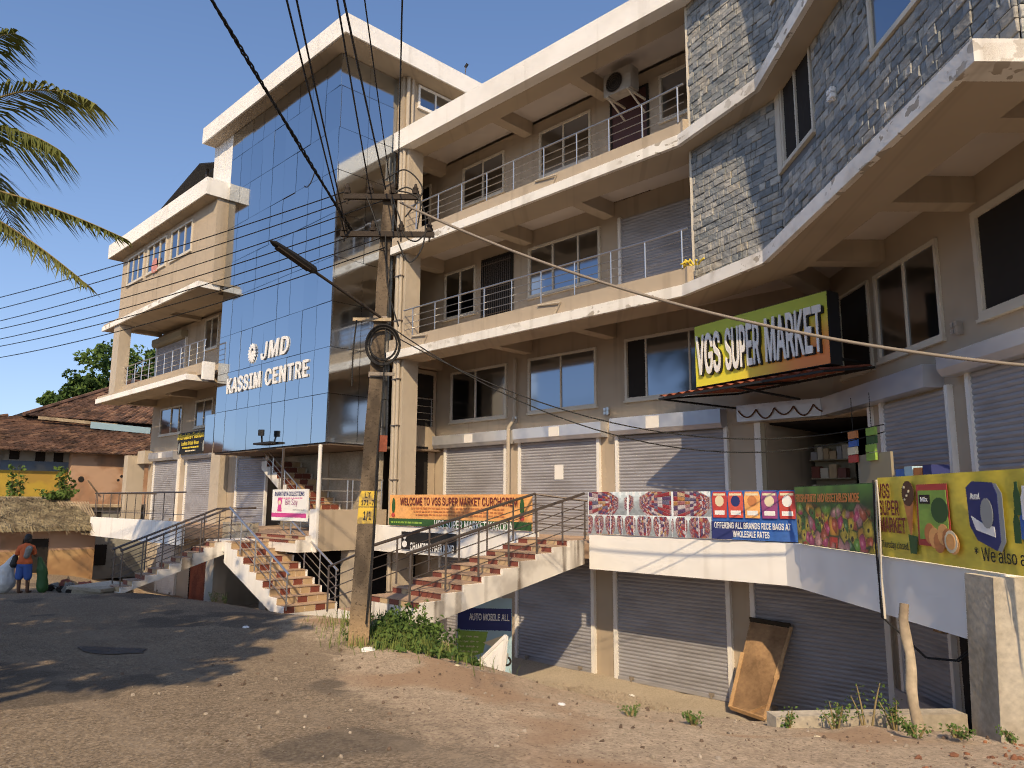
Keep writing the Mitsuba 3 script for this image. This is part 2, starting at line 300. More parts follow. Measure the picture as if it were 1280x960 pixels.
# ---- windows
def window(fr, s0, s1, z0, z1, cuts, m='frame_cream', parent=B, dark=(), fw=.07, openings=()):
    mb = MB()
    for a, b in ((s0, s0 + fw), (s1 - fw, s1)): fr.box(mb, a, b, -.02, .05, z0, z1)
    for a, b in ((z0, z0 + fw), (z1 - fw, z1)): fr.box(mb, s0 + fw, s1 - fw, -.02, .05, a, b)
    xs = [s0 + fw] + [s0 + (s1 - s0) * c for c in cuts] + [s1 - fw]
    for c in xs[1:-1]: fr.box(mb, c - .022, c + .022, -.02, .043, z0 + fw, z1 - fw)
    fr.box(mb, s0 - .03, s1 + .03, -.02, .075, z0 - .05, z0 - .002)
    w = obj('window', mb, m, parent)
    for i, (a, b) in enumerate(zip(xs[:-1], xs[1:])):
        t = rng.normal(0, .004, 2); p = MB()
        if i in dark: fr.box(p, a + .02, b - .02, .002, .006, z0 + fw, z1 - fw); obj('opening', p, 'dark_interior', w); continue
        c = [fr.at(a + .018, .012 + t[0], z0 + fw - .01), fr.at(b - .018, .012 - t[0], z0 + fw - .01), fr.at(b - .018, .012 - t[0] + t[1], z1 - fw + .01), fr.at(a + .018, .012 + t[0] + t[1], z1 - fw + .01)]
        p.hexa([q - fr.n * .006 for q in c] + [q for q in c]); obj('pane', p, 'window_glass', w)
    return w
def shutter(fr, s0, s1, z0, z1, guides=.09, housing=None, hd=.30, d=.03, parent=B, m='shutter_steel', notice=None, hm='galvanised_sheet'):
    pitch = .082; k = max(2, int(round((z1 - z0) / pitch))); pitch = (z1 - z0) / k; prof = []
    for i in range(k):
        zz = z0 + i * pitch; prof += [(d, zz + .001), (d + .012, zz + pitch * .12), (d + .026, zz + pitch * .5), (d + .012, zz + pitch * .88), (d, zz + pitch * .985)]
    V = [fr.at(s, dd, zz) for s in (s0, s1) for dd, zz in prof]; n = len(prof)
    F = [[i, n + i, n + i + 1, i + 1] for i in range(n - 1)]
    mb = MB().add(V, F); fr.box(mb, s0, s1, d, d + .05, z0 - .0, z0 + .07)
    w = obj('shutter', mb, m, parent)
    if guides:
        for a, b in ((s0 - guides, s0 - .002), (s1 + .002, s1 + guides)): mb = MB(); fr.box(mb, a, b, 0, .09, z0, z1 + .05); obj('guide', mb, 'frame_white', w)
    if guides and z0 < 0:
        for t in (.14, .86): mb = MB(); c_ = s0 + (s1 - s0) * t; fr.box(mb, c_ - .06, c_ + .06, d + .052, d + .075, z0 + .05, z0 + .11); fr.box(mb, c_ - .02, c_ + .025, d + .076, d + .1, z0 + .0, z0 + .07); obj('lock', mb, 'cable_grey', w)
    if housing:
        a, b, za, zb_ = housing; mb = MB()
        c = [(0, za), (hd - .07, za), (hd, za + .1), (hd, zb_), (0, zb_)]
        V = [fr.at(s, dd, zz) for s in (a, b) for dd, zz in c]
        mb.add(V, [[i, (i + 1) % 5, 5 + (i + 1) % 5, 5 + i] for i in range(5)]); mb.add(V, [[0, 1, 2], [0, 2, 3], [0, 3, 4], [5, 7, 6], [5, 8, 7], [5, 9, 8]])
        h = obj('shutter_housing', mb, hm, w)
        if notice:
            mb = MB(); fr.box(mb, notice, notice + .38, hd + .001, hd + .006, za + .10, zb_ - .03); obj('notice', mb, 'print_white', w)
    if housing and notice is None: pass
    return w
flat('print_white', (.78, .76, .72), .6)
window(MAIN, -18.4, -15.83, 2.47, 4.08, [.46]); window(MAIN, -14.95, -12.43, 2.5, 4.09, [.5]); window(MAIN, -11.5, -8.2, 2.55, 4.15, [.2, .58], dark=(0,))
window(MAIN, -18.8, -17.27, 5.88, 7.46, [.5]); window(MAIN, -14.95, -12.25, 5.9, 7.42, [.36, .71])
window(MAIN, -17.97, -16.0, 9.55, 10.9, [.5]); window(MAIN, -14.5, -12.53, 9.47, 10.93, [.48]); window(MAIN, -10.24, -8.2, 9.68, 10.96, [.5])
window(MAIN, -20.6, -19.65, 9.4, 10.9, [], dark=(0,))
window(DIAG, 2.08, 4.14, 2.5, 4.09, [.5], dark=()); window(DIAG, 5.06, 7.6, 2.56, 4.12, [.5], dark=(0, 1), fw=.1)
window(DIAG, .55, 1.84, 2.45, 4.1, [], dark=(0,), fw=.05)
# the round the corner lights, doors and grille
def door(fr, s0, s1, z0, z1, m, name='door'):
    mb = MB(); fr.box(mb, s0, s1, 0, .03, z0, z1); d = obj(name, mb, m, B)
    mb = MB()
    for a, b in ((s0 - .06, s0 - .002), (s1 + .002, s1 + .06)): fr.box(mb, a, b, 0, .05, z0, z1 + .06)
    fr.box(mb, s0 - .002, s1 + .002, 0, .05, z1 + .002, z1 + .06); obj('frame', mb, 'dark_interior', d); return d
flat('rust_goods', (.35, .12, .04), .6); flat('door_maroon', (.075, .03, .026), .5)
d = door(MAIN, -16.93, -15.65, 4.7, 7.46, 'dark_interior')
mb = MB()
for i in range(15): mb.tube([MAIN.at(-16.9 + i * .087, .07, 4.7), MAIN.at(-16.9 + i * .087, .07, 7.4)], .011, 5)
for z in (4.9, 5.7, 6.5, 7.3): mb.tube([MAIN.at(-16.93, .07, z), MAIN.at(-15.65, .07, z)], .014, 5)
obj('grille', mb, 'dark_steel_rail', d)
d = door(MAIN, -11.77, -10.64, 7.95, 10.86, 'door_maroon'); mb = MB(); MAIN.box(mb, -10.8, -10.74, .03, .09, 9.0, 9.2); obj('door_handle', mb, 'stainless_steel', d)
shutter(MAIN, -11.52, -8.3, 4.66, 7.4)
shutter(MAIN, -18.52, -15.88, PF, 1.66, housing=(-18.95, -15.5, 1.66, 2.05), notice=-17.4)
shutter(MAIN, -15.2, -12.42, PF, 1.66, housing=(-15.3, -12.1, 1.66, 2.05), notice=-13.9)
shutter(MAIN, -11.72, -8.74, PF, 1.66, housing=(-11.82, -8.68, 1.68, 2.1), notice=-10.7)
shutter(DIAG, 2.15, 4.12, PF, 1.72, housing=None); shutter(DIAG, 4.75, 7.5, PF, 1.86, housing=(4.35, 7.7, 1.86, 2.16))
mb = MB(); MAIN.box(mb, -13.9, -13.58, .06, .066, .6, 1.0); obj('notice', mb, 'print_white', B)
mb = MB(); MAIN.box(mb, -8.25, -6.38, .0, .34, 1.76, 2.12); DIAG.box(mb, .14, 4.0, .0, .32, 1.762, 2.118); obj('shutter_housing', mb, 'galvanised_sheet', B)
mb = MB(); MAIN.box(mb, -8.0, -7.86, .0, .06, PF, 1.75); obj('door_frame', mb, 'frame_white', B); mb = MB(); DIAG.box(mb, 1.55, 1.68, .0, .06, PF, 1.75); obj('door_frame', mb, 'frame_white', B)
mb = MB(); mb.box(-7.86, -7.76, 15.5, 16.2, PF, 1.75); obj('door_lining', mb, 'interior_cream', B)
for a, b, n in ((-14.24, -11.8, 0), (-11.03, -8.24, 1), (-7.6, -5.15, 2), (-17.4, -15.0, 3)): shutter(BAS, a, b, -3.97, -1.3, guides=.1)
BDI = Frame((-5.0, 14.5), (Q, -Q), (-Q, -Q)); shutter(BDI, .35, 1.8, -3.95, -1.3)
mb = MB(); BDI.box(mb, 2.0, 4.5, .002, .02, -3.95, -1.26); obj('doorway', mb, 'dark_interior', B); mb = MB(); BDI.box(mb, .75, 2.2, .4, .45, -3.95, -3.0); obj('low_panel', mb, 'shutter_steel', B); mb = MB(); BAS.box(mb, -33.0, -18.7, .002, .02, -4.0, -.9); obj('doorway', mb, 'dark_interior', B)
mb = MB(); BDI.box(mb, 1.62, 1.86, .06, .2, -1.95, -1.45); obj('meter_box', mb, 'ply_sheet', B)
# shop interior
mb = MB(); mb.box(-7.74, -2.02, 15.4, 19.9, PF + .002, PF + .01); obj('shop_floor', mb, 'tread_stone', B)
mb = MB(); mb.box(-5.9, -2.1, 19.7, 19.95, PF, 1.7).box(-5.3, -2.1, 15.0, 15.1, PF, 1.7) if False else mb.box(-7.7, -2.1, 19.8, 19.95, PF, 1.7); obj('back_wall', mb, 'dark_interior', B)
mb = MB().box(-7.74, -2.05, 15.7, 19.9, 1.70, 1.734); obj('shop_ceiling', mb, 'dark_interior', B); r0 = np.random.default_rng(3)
for k in range(4):
    x0, y0 = -7.5 + k * 1.05, 17.1 + .45 * k; sh = obj('shelf', MB().box(x0, x0 + .9, y0 + .3, y0 + .34, PF, 1.35), 'interior_cream', B)
    for j in range(5):
        z = -.7 + j * .42; obj('board', MB().box(x0, x0 + .9, y0, y0 + .3, z - .025, z), 'interior_cream', sh); x = x0 + .02
        while x < x0 + .8:
            w = r0.uniform(.08, .2); obj('goods', MB().box(x, x + w, y0 + .03, y0 + .25, z + .001, z + r0.uniform(.15, .33)), ('tile_red', 'shutter_steel', 'tile_tan', 'door_maroon', 'frame_cream', 'rust_goods')[int(r0.integers(6))], sh); x += w + .02
# ---- railings
def railing(name, path, h, post_at, m='stainless_steel', bars=3, r=.024, rb=.011, rp=.02, parent=B, z_first=.2, label=None):
    P = np.asarray(path, float); up = np.array([0, 0, h]); mb = MB().tube(P + up, r, 8)
    for k in range(bars): mb.tube(P + [0, 0, z_first + (h - z_first - .05) * k / bars + .02], rb, 5)
    R = obj(name, mb, m, parent, smooth=40, label=label); acc = np.concatenate([[0], np.cumsum(np.linalg.norm(np.diff(P, axis=0), axis=1))])
    for t in post_at:
        q = np.array([np.interp(t * acc[-1], acc, P[:, k]) for k in range(3)]); obj('post', MB().tube([q, q + up], rp, 8), m, R, smooth=40)
    return R
railing('railing', [(-18.0, 13.3, 4.83), (-9.2, 13.31, 4.83), (-8.12, 13.22, 4.83)], .83, [.045, .15, .255, .36, .465, .57, .68, .79, .885, .985])
railing('railing', [(-18.0, 13.3, 8.08), (-9.2, 13.31, 8.08), (-8.12, 13.22, 8.08)], .83, [.05, .155, .26, .365, .47, .58, .69, .79, .885, .985])
# ---- column and pipes beside the tower
obj('column', MB().box(-18.66, -18.12, 13.42, 13.98, -4.0, 10.958), 'column_beige', B)
for k in range(2):
    x = -18.42 + .16 * k; obj('drain_pipe', MB().tube([(x, 13.34, -3.9 + k * 4), (x, 13.34, 4.20)], .055, 10).tube([(x, 13.34, 4.86), (x, 13.34, 7.50)], .055, 10).tube([(x, 13.34, 8.1), (x, 13.34, 10.9)], .055, 10), 'column_beige', B, smooth=40)
mb = MB()
for z in (-2.6, -1.0, .6, 2.2, 3.6, 5.4, 6.8): mb.box(-18.5, -18.19, 13.27, 13.42, z, z + .03)
obj('pipe_clamp', mb, 'dark_steel_rail', B, kind='stuff')
obj('drain_pipe', MB().tube([(-15.42, 15.2, PF), (-15.42, 15.2, 2.1), (-15.42, 15.45, 2.4), (-15.42, 15.45, 4.15)], .05, 8), 'column_beige', B, smooth=40)
SIDE = Frame((-19.1, 0), (0, 1), (1, 0))
mb = MB(); SIDE.box(mb, 13.9, 15.5, -.25, 0, PF, 4.2); obj('wall', mb, 'beige_plaster', B)
mb = MB(); SIDE.box(mb, 14.15, 15.36, .002, .02, 2.38, 4.05); op = obj('opening', mb, 'dark_interior', B)
mb = MB(); SIDE.box(mb, 14.15, 15.2, .003, .02, PF, 1.72); obj('opening', mb, 'dark_interior', B)
railing('railing', [(-19.06, 14.18, 2.36), (-19.06, 15.34, 2.36)], .9, [.02, .95], bars=3, z_first=.2)
obj('wall', MB().box(-22.2, -21.9, 13.3, 15.5, PF, 11.2), 'beige_plaster', B)
# ---- glass tower
GX0, GX1, GY, GZ0, GZ1 = -26.1, -18.7, 11.24, 1.62, 13.47
TOWER = Frame((0, GY), (1, 0), (0, -1)); TSIDE = Frame((GX1, 0), (0, 1), (1, 0))
obj('tower_core', MB().box(GX0 + .02, GX1 - .05, GY + .05, 13.3, GZ0, GZ1 - .01).box(-22.0, GX1 - .05, 13.2, 13.38, GZ0, GZ1), 'mullion_dark', B)
zs = [GZ0] + [3.02 + 1.345 * k for k in range(8)] + [GZ1]; xs = np.linspace(GX0, GX1, 10); ys = [GY, 12.27, 13.33]
curtain = obj('curtain_wall', MB().box(GX0, GX1, GY + .03, GY + .048, GZ0, GZ1), 'mullion_dark', B)
def pane(fr, a, b, z0, z1):
    t = rng.normal(0, .0055, 3); g = .008
    c = [fr.at(a + g, t[0], z0 + g), fr.at(b - g, t[1], z0 + g), fr.at(b - g, t[1] + t[2], z1 - g), fr.at(a + g, t[0] + t[2], z1 - g)]
    obj('glass_panel', MB().hexa([q - fr.n * .01 for q in c] + c), 'curtain_glass' if rng.random() < .6 else 'curtain_glass_dark', curtain)
for i in range(9):
    for j in range(9): pane(TOWER, xs[i], xs[i + 1], zs[j], zs[j + 1])
for i in range(2):
    for j in range(9): pane(TSIDE, ys[i], ys[i + 1], zs[j], zs[j + 1])
for z0, z1 in ((1.63, 3.0),): pane(TOWER, -26.9, -26.12, z0, z1)
mb = MB().box(-27.75, -17.76, 10.75, 17.5, 13.52, 14.14); obj('roof_slab', mb, 'white_paint', B, label='white overhanging roof slab of the glass tower')
obj('soffit', MB().box(-27.70, -17.82, 10.81, 17.4, 13.505, 13.518), 'beige_plaster', B)
obj('wall', MB().box(-27.5, GX1 - .04, GY + .06, 17.2, 11.4, 13.50), 'beige_plaster', B)
obj('wall', MB().box(GX1 - .039, -18.45, 13.36, 17.2, 11.45, 13.503), 'beige_plaster', B)
TUP = Frame((-18.45, 0), (0, 1), (1, 0)); window(TUP, 13.95, 15.4, 12.68, 13.46, [.5], m='frame_white')
obj('drain_pipe', MB().tube([(-18.36, 13.5, 11.45), (-18.36, 13.5, 13.5)], .06, 8).tube([(-18.36, 13.68, 11.45), (-18.36, 13.68, 13.5)], .045, 8), 'column_beige', B, smooth=40)
for k in range(5):
    x = -27.72 + k * .33; obj('cladding_sheet', MB().box(x, x + .318, GY + .012 + .01 * (k % 2), GY + .05, 11.42, 13.5), 'frame_white', B)
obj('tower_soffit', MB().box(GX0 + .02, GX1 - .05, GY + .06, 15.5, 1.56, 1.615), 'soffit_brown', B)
obj('tower_post', MB().tube([(-18.76, 11.12, -1.3), (-18.76, 11.12, 1.55)], .055, 12), 'frame_white', B, smooth=40)
# letters on the glass
flat('letter_white', (.84, .83, .80), .45)
mb = MB()
for t, a, b, z, h in (('JMD', -22.85, -21.08, 4.50, .54), ('KASSIM', -25.22, -22.78, 3.62, .50), ('CENTRE', -22.45, -19.8, 3.62, .50)):
    mb = MB().add(*textmesh('\u200a'.join(t), h, TOWER, a, b, .02, z, .03, True, slant=.12 if t == 'JMD' else 0)); obj('lettering', mb, 'letter_white', B, label='white raised letters reading ' + t)
em = Polygon(ell(-23.47, 4.80, .19, .23, 20)).difference(Polygon(ell(-23.45, 4.82, .12, .155, 16))).union(Polygon(ell(-23.43, 4.76, .07, .12, 12)))
for k in range(16):
    a = 2 * math.pi * k / 16; c, s = math.cos(a), math.sin(a)
    em = em.union(Polygon([(-23.47 + c * .19 - s * .04, 4.8 + s * .23 + c * .05), (-23.47 + c * .29, 4.8 + s * .34), (-23.47 + c * .19 + s * .04, 4.8 + s * .23 - c * .05)]))
obj('emblem', flatshape(em, TOWER, .02, .03), 'letter_white', B, label='white sun shaped emblem beside the letters')
mb = MB().box(-22.6, -21.5, 11.0, 11.2, 1.72, 1.78); mb.tube([(-22.1, 11.05, 1.75), (-22.05, 11.0, 2.02)], .03, 6); mb.prism(ell(-22.05, 10.98, .13, .09, 10), 1.98, 2.16)
obj('flood_light', mb, 'black_paint', B)
# ---- left wing
LX0, LX1, LY = -36.9, -26.3, 10.42
obj('wall', MB().box(-36.4, LX1, 12.75, 20, PF, 7.6), 'beige_plaster', B)
obj('wall', MB().box(-36.3, LX1, 10.9, 20, 7.70, 10.955), 'beige_plaster', B)
obj('roof_slab', MB().box(LX0 - .05, -26.2, LY, 20, 10.96, 11.6), 'white_paint', B, label='white roof slab of the far wing')
obj('soffit', MB().box(LX0, -26.25, LY + .05, 11.2, 10.945, 10.957), 'beige_plaster', B)
for zb, top in ((4.22, 4.83), (7.53, 7.9)):
    xr = -26.86 if zb < 5 else -26.4
    obj('floor_beam', MB().box(LX0 + .04, xr, LY + .05, LY + .95, zb, zb + .3).box(LX0 + .04, -26.3, LY + .95, 12.74, zb + .32, zb + .42).box(-36.3, -36.0, LY + .9, 12.74, zb + .01, zb + .4).box(-31.9, -31.55, LY + .9, 12.74, zb + .02, zb + .4).box(-27.3, -27.0, LY + .9, 12.74, zb + .02, zb + .4), 'beige_plaster', B)
    obj('slab_edge', MB().box(LX0, xr + .03, LY, LY + .08, zb - .004, zb + .2).box(xr - .05, xr + .03, LY + .08, GY - .02, zb - .004, zb + .2), 'white_weathered' if zb > 5 else 'white_paint', B)
obj('parapet', MB().box(-36.3, -26.42, 10.8, 10.95, 4.4, 4.83), 'beige_plaster', B); obj('parapet_end', MB().box(-26.415, -26.28, 10.78, 11.2, 4.21, 4.85), 'white_paint', B)
obj('column', MB().box(-35.5, -34.75, 10.52, 11.0, 4.5, 7.52), 'column_beige', B)
railing('railing', [(-36.2, 12.6, 4.8), (-36.2, 10.86, 4.83), (-26.4, 10.86, 4.83)], .83, [.0, .08, .17, .24, .31, .39, .46, .53, .6, .67, .74, .81, .88, .94, .995])
for a, b in ((-35.5, -33.5), (-33.1, -31.0), (-30.5, -28.4)): window(LUP, a, b, 9.45, 10.72, [.33, .66])
shutter(LEFT, -36.3, -33.0, 4.6, 7.0, housing=(-36.4, -32.95, 7.0, 7.35), hm='interior_cream'); window(LEFT, -31.1, -29.75, 6.15, 7.5, [.5])
window(LEFT, -35.35, -32.85, 2.83, 4.05, [.5, .85]); window(LEFT, -31.5, -29.8, 2.95, 4.08, [.5])
shutter(LEFT, -35.5, -32.85, PF, 1.66, housing=(-35.7, -32.9, 1.7, 2.06), notice=-34.5); shutter(LEFT, -31.9, -29.3, PF, 1.66, housing=(-32.0, -28.9, 1.66, 2.05))
shutter(LEFT, -27.2, -25.0, PF, 1.5)
obj('pier', MB().box(-28.9, -28.1, 12.4, 12.74, PF, 2.2), 'column_beige', B); obj('pier', MB().box(-37.4, -36.9, 12.0, 12.74, PF, 2.0).box(-36.9, -36.0, 12.4, 12.74, 1.62, 2.2), 'column_beige', B)
mb = MB()
for i in range(8): mb.tube([(-36.55, 11.0 + i * .22, 9.3), (-36.55, 11.0 + i * .22, 10.8)], .012, 4)
for i in range(5): mb.tube([(-36.55, 11.0, 9.3 + i * .37), (-36.55, 12.54, 9.3 + i * .37)], .012, 4)
obj('window_cage', mb, 'dark_steel_rail', B)
# dark sheet metal roof on the far wing's terrace
mb = MB()
for sg in (-1, 1):
    for k in range(11):
        y = 12.0 + k * .6; q = [(-31.1, y, 14.25), (-31.1, y + .57, 14.25), (-31.1 + sg * (4.9 if sg < 0 else 3.4), y + .57, 13.25), (-31.1 + sg * (4.9 if sg < 0 else 3.4), y, 13.25)]
        mb.hexa([(a_, b_, c_ - .05) for a_, b_, c_ in q] + q)
obj('sheet_roof', mb, 'black_paint', B, label='dark sheet metal roof above the far wing')
for x, z in ((-35.6, 13.3), (-31.1, 14.1), (-27.9, 13.3)): obj('roof_post', MB().box(x - .05, x + .05, 12.3, 12.4, 11.4, z), 'dark_steel_rail', B)
# ---- platform along the shops
PO = [(-18.7, 12.75), (-6.1, 12.75), (-5.72, 12.47), (-2.0, 8.75)]
plat = Polygon(off(PO, -.1) + [(.2, 9.7), (-6.2, 15.6), (-18.7, 15.6)])
obj('platform_floor', MB().prism(plat, -1.2, PF), 'tread_stone', B)
cut = [(-18.7, 12.75), (-12.05, 12.75)]; rest = [(-10.46, 12.75), (-6.1, 12.75), (-5.72, 12.47), (-2.0, 8.75)]
mb = MB()
for l in (cut, rest): mb.prism(band(l, off(l, -.14)), -1.4, -.68)
mb.prism([(-2.0, 8.75), (.3, 11.05), (.2, 11.15), (-2.1, 8.85)], -1.4, -.68)
obj('platform_edge', mb, 'white_paint', B, label='white edge beam of the shop platform')
obj('platform_floor', MB().box(-33.2, -24.2, 9.72, 12.74, -1.2, PF), 'tread_stone', B); obj('platform_floor', MB().box(-26.5, -18.75, 11.1, 15.5, -1.25, PF), 'tread_stone', B)
obj('platform_edge', MB().box(-33.2, -24.2, 9.58, 9.7, -1.4, -.68), 'white_paint', B)
obj('platform_edge', MB().box(-24.18, -22.1, 10.9, 11.08, -1.45, -.7), 'concrete_old', B)
railing('railing', [(-33.1, 12.0, -.68), (-33.1, 9.66, -.68), (-24.2, 9.66, -.68)], .92, [.03, .12, .2] + [.22 + .078 * k for k in range(10)], 'dark_steel_rail', bars=1, rp=.016)
obj('platform_parapet', MB().box(-19.05, -18.72, 11.1, 13.4, -1.38, -.25), 'beige_plaster', B); obj('parapet_face', MB().box(-19.07, -18.70, 11.06, 11.098, -1.4, -.24), 'white_paint', B)
railing('railing', [(-18.8, 11.2, -.25), (-18.8, 13.3, -.25)], .86, [.0, .42, .5, .98], bars=2)
for x, y, w in ((-24.4, 12.4, .45), (-19.2, 12.2, .4)): obj('column', MB().box(x, x + w, y, y + .4, -4.0, -1.2), 'column_beige', B)
obj('column', MB().box(-22.95, -22.4, 9.9, 10.3, -3.6, -1.2), 'column_beige', B)
# basement doors of the far wing
shutter(LEFT, -34.3, -32.4, -3.88, -1.9, m='frame_white'); door(LEFT, -30.9, -29.4, -3.88, -1.9, 'rust_red', 'basement_door')
obj('wall', MB().box(-36.0, -28.1, 12.76, 14.4, -4.1, -.9), 'column_beige', B)
# concrete pillar at the wing's corner
obj('pillar', MB().hexa([[-2.08, 8.52, -2.6], [-1.0, 9.55, -2.6], [-1.35, 9.95, -2.6], [-2.42, 8.92, -2.6], [-2.02, 8.55, -.7], [-.94, 9.58, -.7], [-1.3, 9.95, -.7], [-2.36, 8.92, -.7]]), 'concrete_old', B, label='bare concrete pillar at the right end of the platform')
# ---- stone cladding of the corner wing
STW = [(-8.2, 13.62), (-5.86, 12.84)]; SA = Frame(STW[0], ((-5.86 + 8.2) / 2.467, (12.84 - 13.62) / 2.467), (-.316, -.949)); SB = Frame((-5.86, 12.84), (Q, -Q), (-Q, -Q)); LB = 6.45
SB_end = SB.at(LB, 0, 0); SC = Frame((SB_end[0], SB_end[1]), (Q, Q), (Q, -Q))
stonewall = obj('stone_wall', MB().prism([(-8.2, 13.63), (-5.86, 12.85), (SB_end[0], SB_end[1] + .01), (SB_end[0] + 3, SB_end[1] + 3), (SB_end[0] + 3, SB_end[1] + 6), (-6, 15.5), (-8.2, 15.5)], 4.66, 11.0), 'stone_joint', B, label='upper corner walls clad in rough blue grey stone blocks')
obj('corner_trim', MB().box(-8.245, -8.19, 13.58, 13.64, 4.83, 10.95), 'frame_cream', B)
for z0, z1 in ((6.0, 7.53), (9.45, 10.96)): obj('window_jamb', MB().hexa([SB.at(a, d, z) for z in (z0, z1) for a, d in ((-.03, -.1), (.2, -.1), (.2, .06), (-.03, .06))]), 'frame_cream', B)
opens = [(SB, .22, 1.62, 6.05, 7.6), (SB, 3.62, 5.9, 6.08, 7.6), (SB, .22, 1.62, 9.5, 10.97), (SB, 3.62, 5.9, 9.5, 10.97)]
cells = []
for fr, L in ((SA, 2.46), (SB, LB), (SC, 3.0)):
    for z0, z1 in ((4.40, 7.535), (7.70, 10.965)):
        z = z0
        while z < z1 - .03:
            h = min(rng.choice([.13, .15, .15, .17]), z1 - z); s = -rng.random() * .2
            while s < L:
                w = rng.choice([.12, .15, .18, .26, .32]); a, b = max(s, .21 if fr is SB and (6.0 < z + h and z < 7.53 or z > 9.3) else 0), min(s + w, L); s += w
                if b - a < .04 or any(o[0] is fr and a < o[2] + .05 and b > o[1] - .05 and z < o[4] + .05 and z + h > o[3] - .05 for o in opens):
                    # trim a block that meets a window opening
                    hit = [o for o in opens if o[0] is fr and a < o[2] + .05 and b > o[1] - .05 and z < o[4] + .05 and z + h > o[3] - .05]
                    if not hit or b - a < .04: continue
                    o = hit[0]
                    if a < o[1] - .09: b = o[1] - .05
                    elif b > o[2] + .09: a = o[2] + .05
                    else: continue
                cells.append((fr, a, b, z, z + h))
            z += h
def block(fr, a, b, z0, z1):
    g, d0, d1 = .0045, .0, .018 + .03 * rng.random(); c = .009; j = rng.uniform(-.006, .006, 4)
    ring = lambda m, d: [fr.at(a + m, d, z0 + m), fr.at(b - m, d, z0 + m), fr.at(b - m, d, z1 - m), fr.at(a + m, d, z1 - m)]
    r0, r1, r2 = ring(g, d0), ring(g, d1 - c), ring(g + c, d1); r2 = [q + fr.n * jj for q, jj in zip(r2, j)]
    V = r0 + r1 + r2; F = [[4 * k + i, 4 * k + (i + 1) % 4, 4 * k + 4 + (i + 1) % 4, 4 * k + 4 + i] for k in (0, 1) for i in range(4)] + [[8, 9, 10, 11]]
    return V, F
def shown(c):
    p = c[0].at((c[1] + c[2]) / 2, 0, (c[3] + c[4]) / 2); q = p @ FW
    u, v = 640 + _f * (p @ RT) / q, 480 - _f * (p @ UU) / q
    return (c[2] - c[1]) * (c[4] - c[3]) / q ** 2 * abs(p @ c[0].n) / np.linalg.norm(p) if -5 < u < 1285 and -5 < v < 965 and c[0] is not SC else 0
order = sorted(range(len(cells)), key=lambda i: -shown(cells[i])); own = set(order[:295]); rest_mb = [MB() for _ in STONES]
for i, c in enumerate(cells):
    k = int(rng.choice(len(STONES), p=[.24, .2, .12, .11, .09, .12, .12])); V, F = block(*c)
    if i in own: obj('stone', MB().add(V, F), STONES[k], stonewall)
    else: rest_mb[k].add(V, F)
for k, mb in enumerate(rest_mb):
    if mb.n: obj('small_stones', mb, STONES[k], stonewall, kind='stuff')
for o in opens: window(o[0], o[1], o[2], o[3], o[4], [.48], dark=(0, 1) if o[1] < 1 else (), fw=.06, m='frame_cream')
for p in (SB.at(2.45, .0, 6.2), DIAG.at(4.57, .0, 2.56), MAIN.at(-15.4, 0, 2.35), MAIN.at(-12.05, 0, 2.33)):
    n_ = SB.n if p[2] > 5 else (DIAG.n if p[0] > -6 else MAIN.n); e_ = SB.e if p[0] > -6 else MAIN.e; mb = MB()
    for i in (0, 1):
        for j in (0, 1): c = p + n_ * .1 + e_ * (i - .5) * .10 + np.array([0, 0, (j - .5) * .10]); mb.hexa([c + n_ * a * .03 + e_ * b * .034 + np.array([0, 0, z * .034]) for z in (-1, 1) for a, b in ((-1, -1), (1, -1), (1, 1), (-1, 1))])
    mb.hexa([p + n_ * a + e_ * b * .03 + np.array([0, 0, z * .1]) for z in (-1, 1) for a, b in ((0, -1), (.08, -1), (.08, 1), (0, 1))]); obj('wall_lamp', mb, 'letter_white' if p[2] > 5 else 'stainless_steel', B)
# ---- stairs
def steps(name, o, along, across, run, rise, n, width, z0, under0, uslope, label, tiles=5, side='stair_plaster', red=0):
    """n steps from o along a direction; across points to the stair's other side"""
    o = np.array([*o, 0.]); A = np.array([*along, 0.]); C = np.array([*across, 0.]); S = obj(name, stair_body(o, A, C, run, rise, n, width, z0, under0, uslope), side, B, label=label)
    for k in range(n):
        zt = z0 + k * rise; p = o + A * run * k
        lo = p - A * .03 + C * .0; st = obj('step', MB().hexa([q + np.array([0, 0, z]) for z in (zt - .012, zt + .006) for q in (lo + C * .02, lo + C * (width - .06), lo + C * (width - .06) + A * (run + .03), lo + C * .02 + A * (run + .03))]), 'tread_stone', B)
        for t in range(tiles):
            ww = width - .07; a, b = ww * t / tiles + .008, ww * (t + 1) / tiles - .004
            obj('riser_tile', MB().hexa([q + np.array([0, 0, z]) for z in (zt - rise + .006, zt - .018) for q in (p + C * a - A * .008, p + C * b - A * .008, p + C * b + A * .004, p + C * a + A * .004)]), 'tile_red' if ((t + k) % 3 == 0 if red else (t % 2 == 0 or (t * 3 + k) % 5 == 0)) else 'tile_tan', st)
def stair_body(o, A, C, run, rise, n, width, z0, under0, uslope):
    mb = MB()
    for k in range(n):
        p = o + A * run * k; zt = z0 + k * rise - .010; u0, u1 = under0 + uslope * run * k, under0 + uslope * run * (k + 1)
        mb.hexa([p + [0, 0, u0], p + C * width + [0, 0, u0], p + C * width + A * run + [0, 0, u1], p + A * run + [0, 0, u1], p + [0, 0, zt], p + C * width + [0, 0, zt], p + C * width + A * run + [0, 0, zt], p + A * run + [0, 0, zt]])
    return mb
def rail_along(p, q, h, n, m='dark_steel_rail', bars=3, r=.03, extra=()):
    P = [p, q] + list(extra); railing('stair_rail', P, h, [(k + .1) / n for k in range(n)], m, bars=bars, r=r, rb=.011, rp=.019)
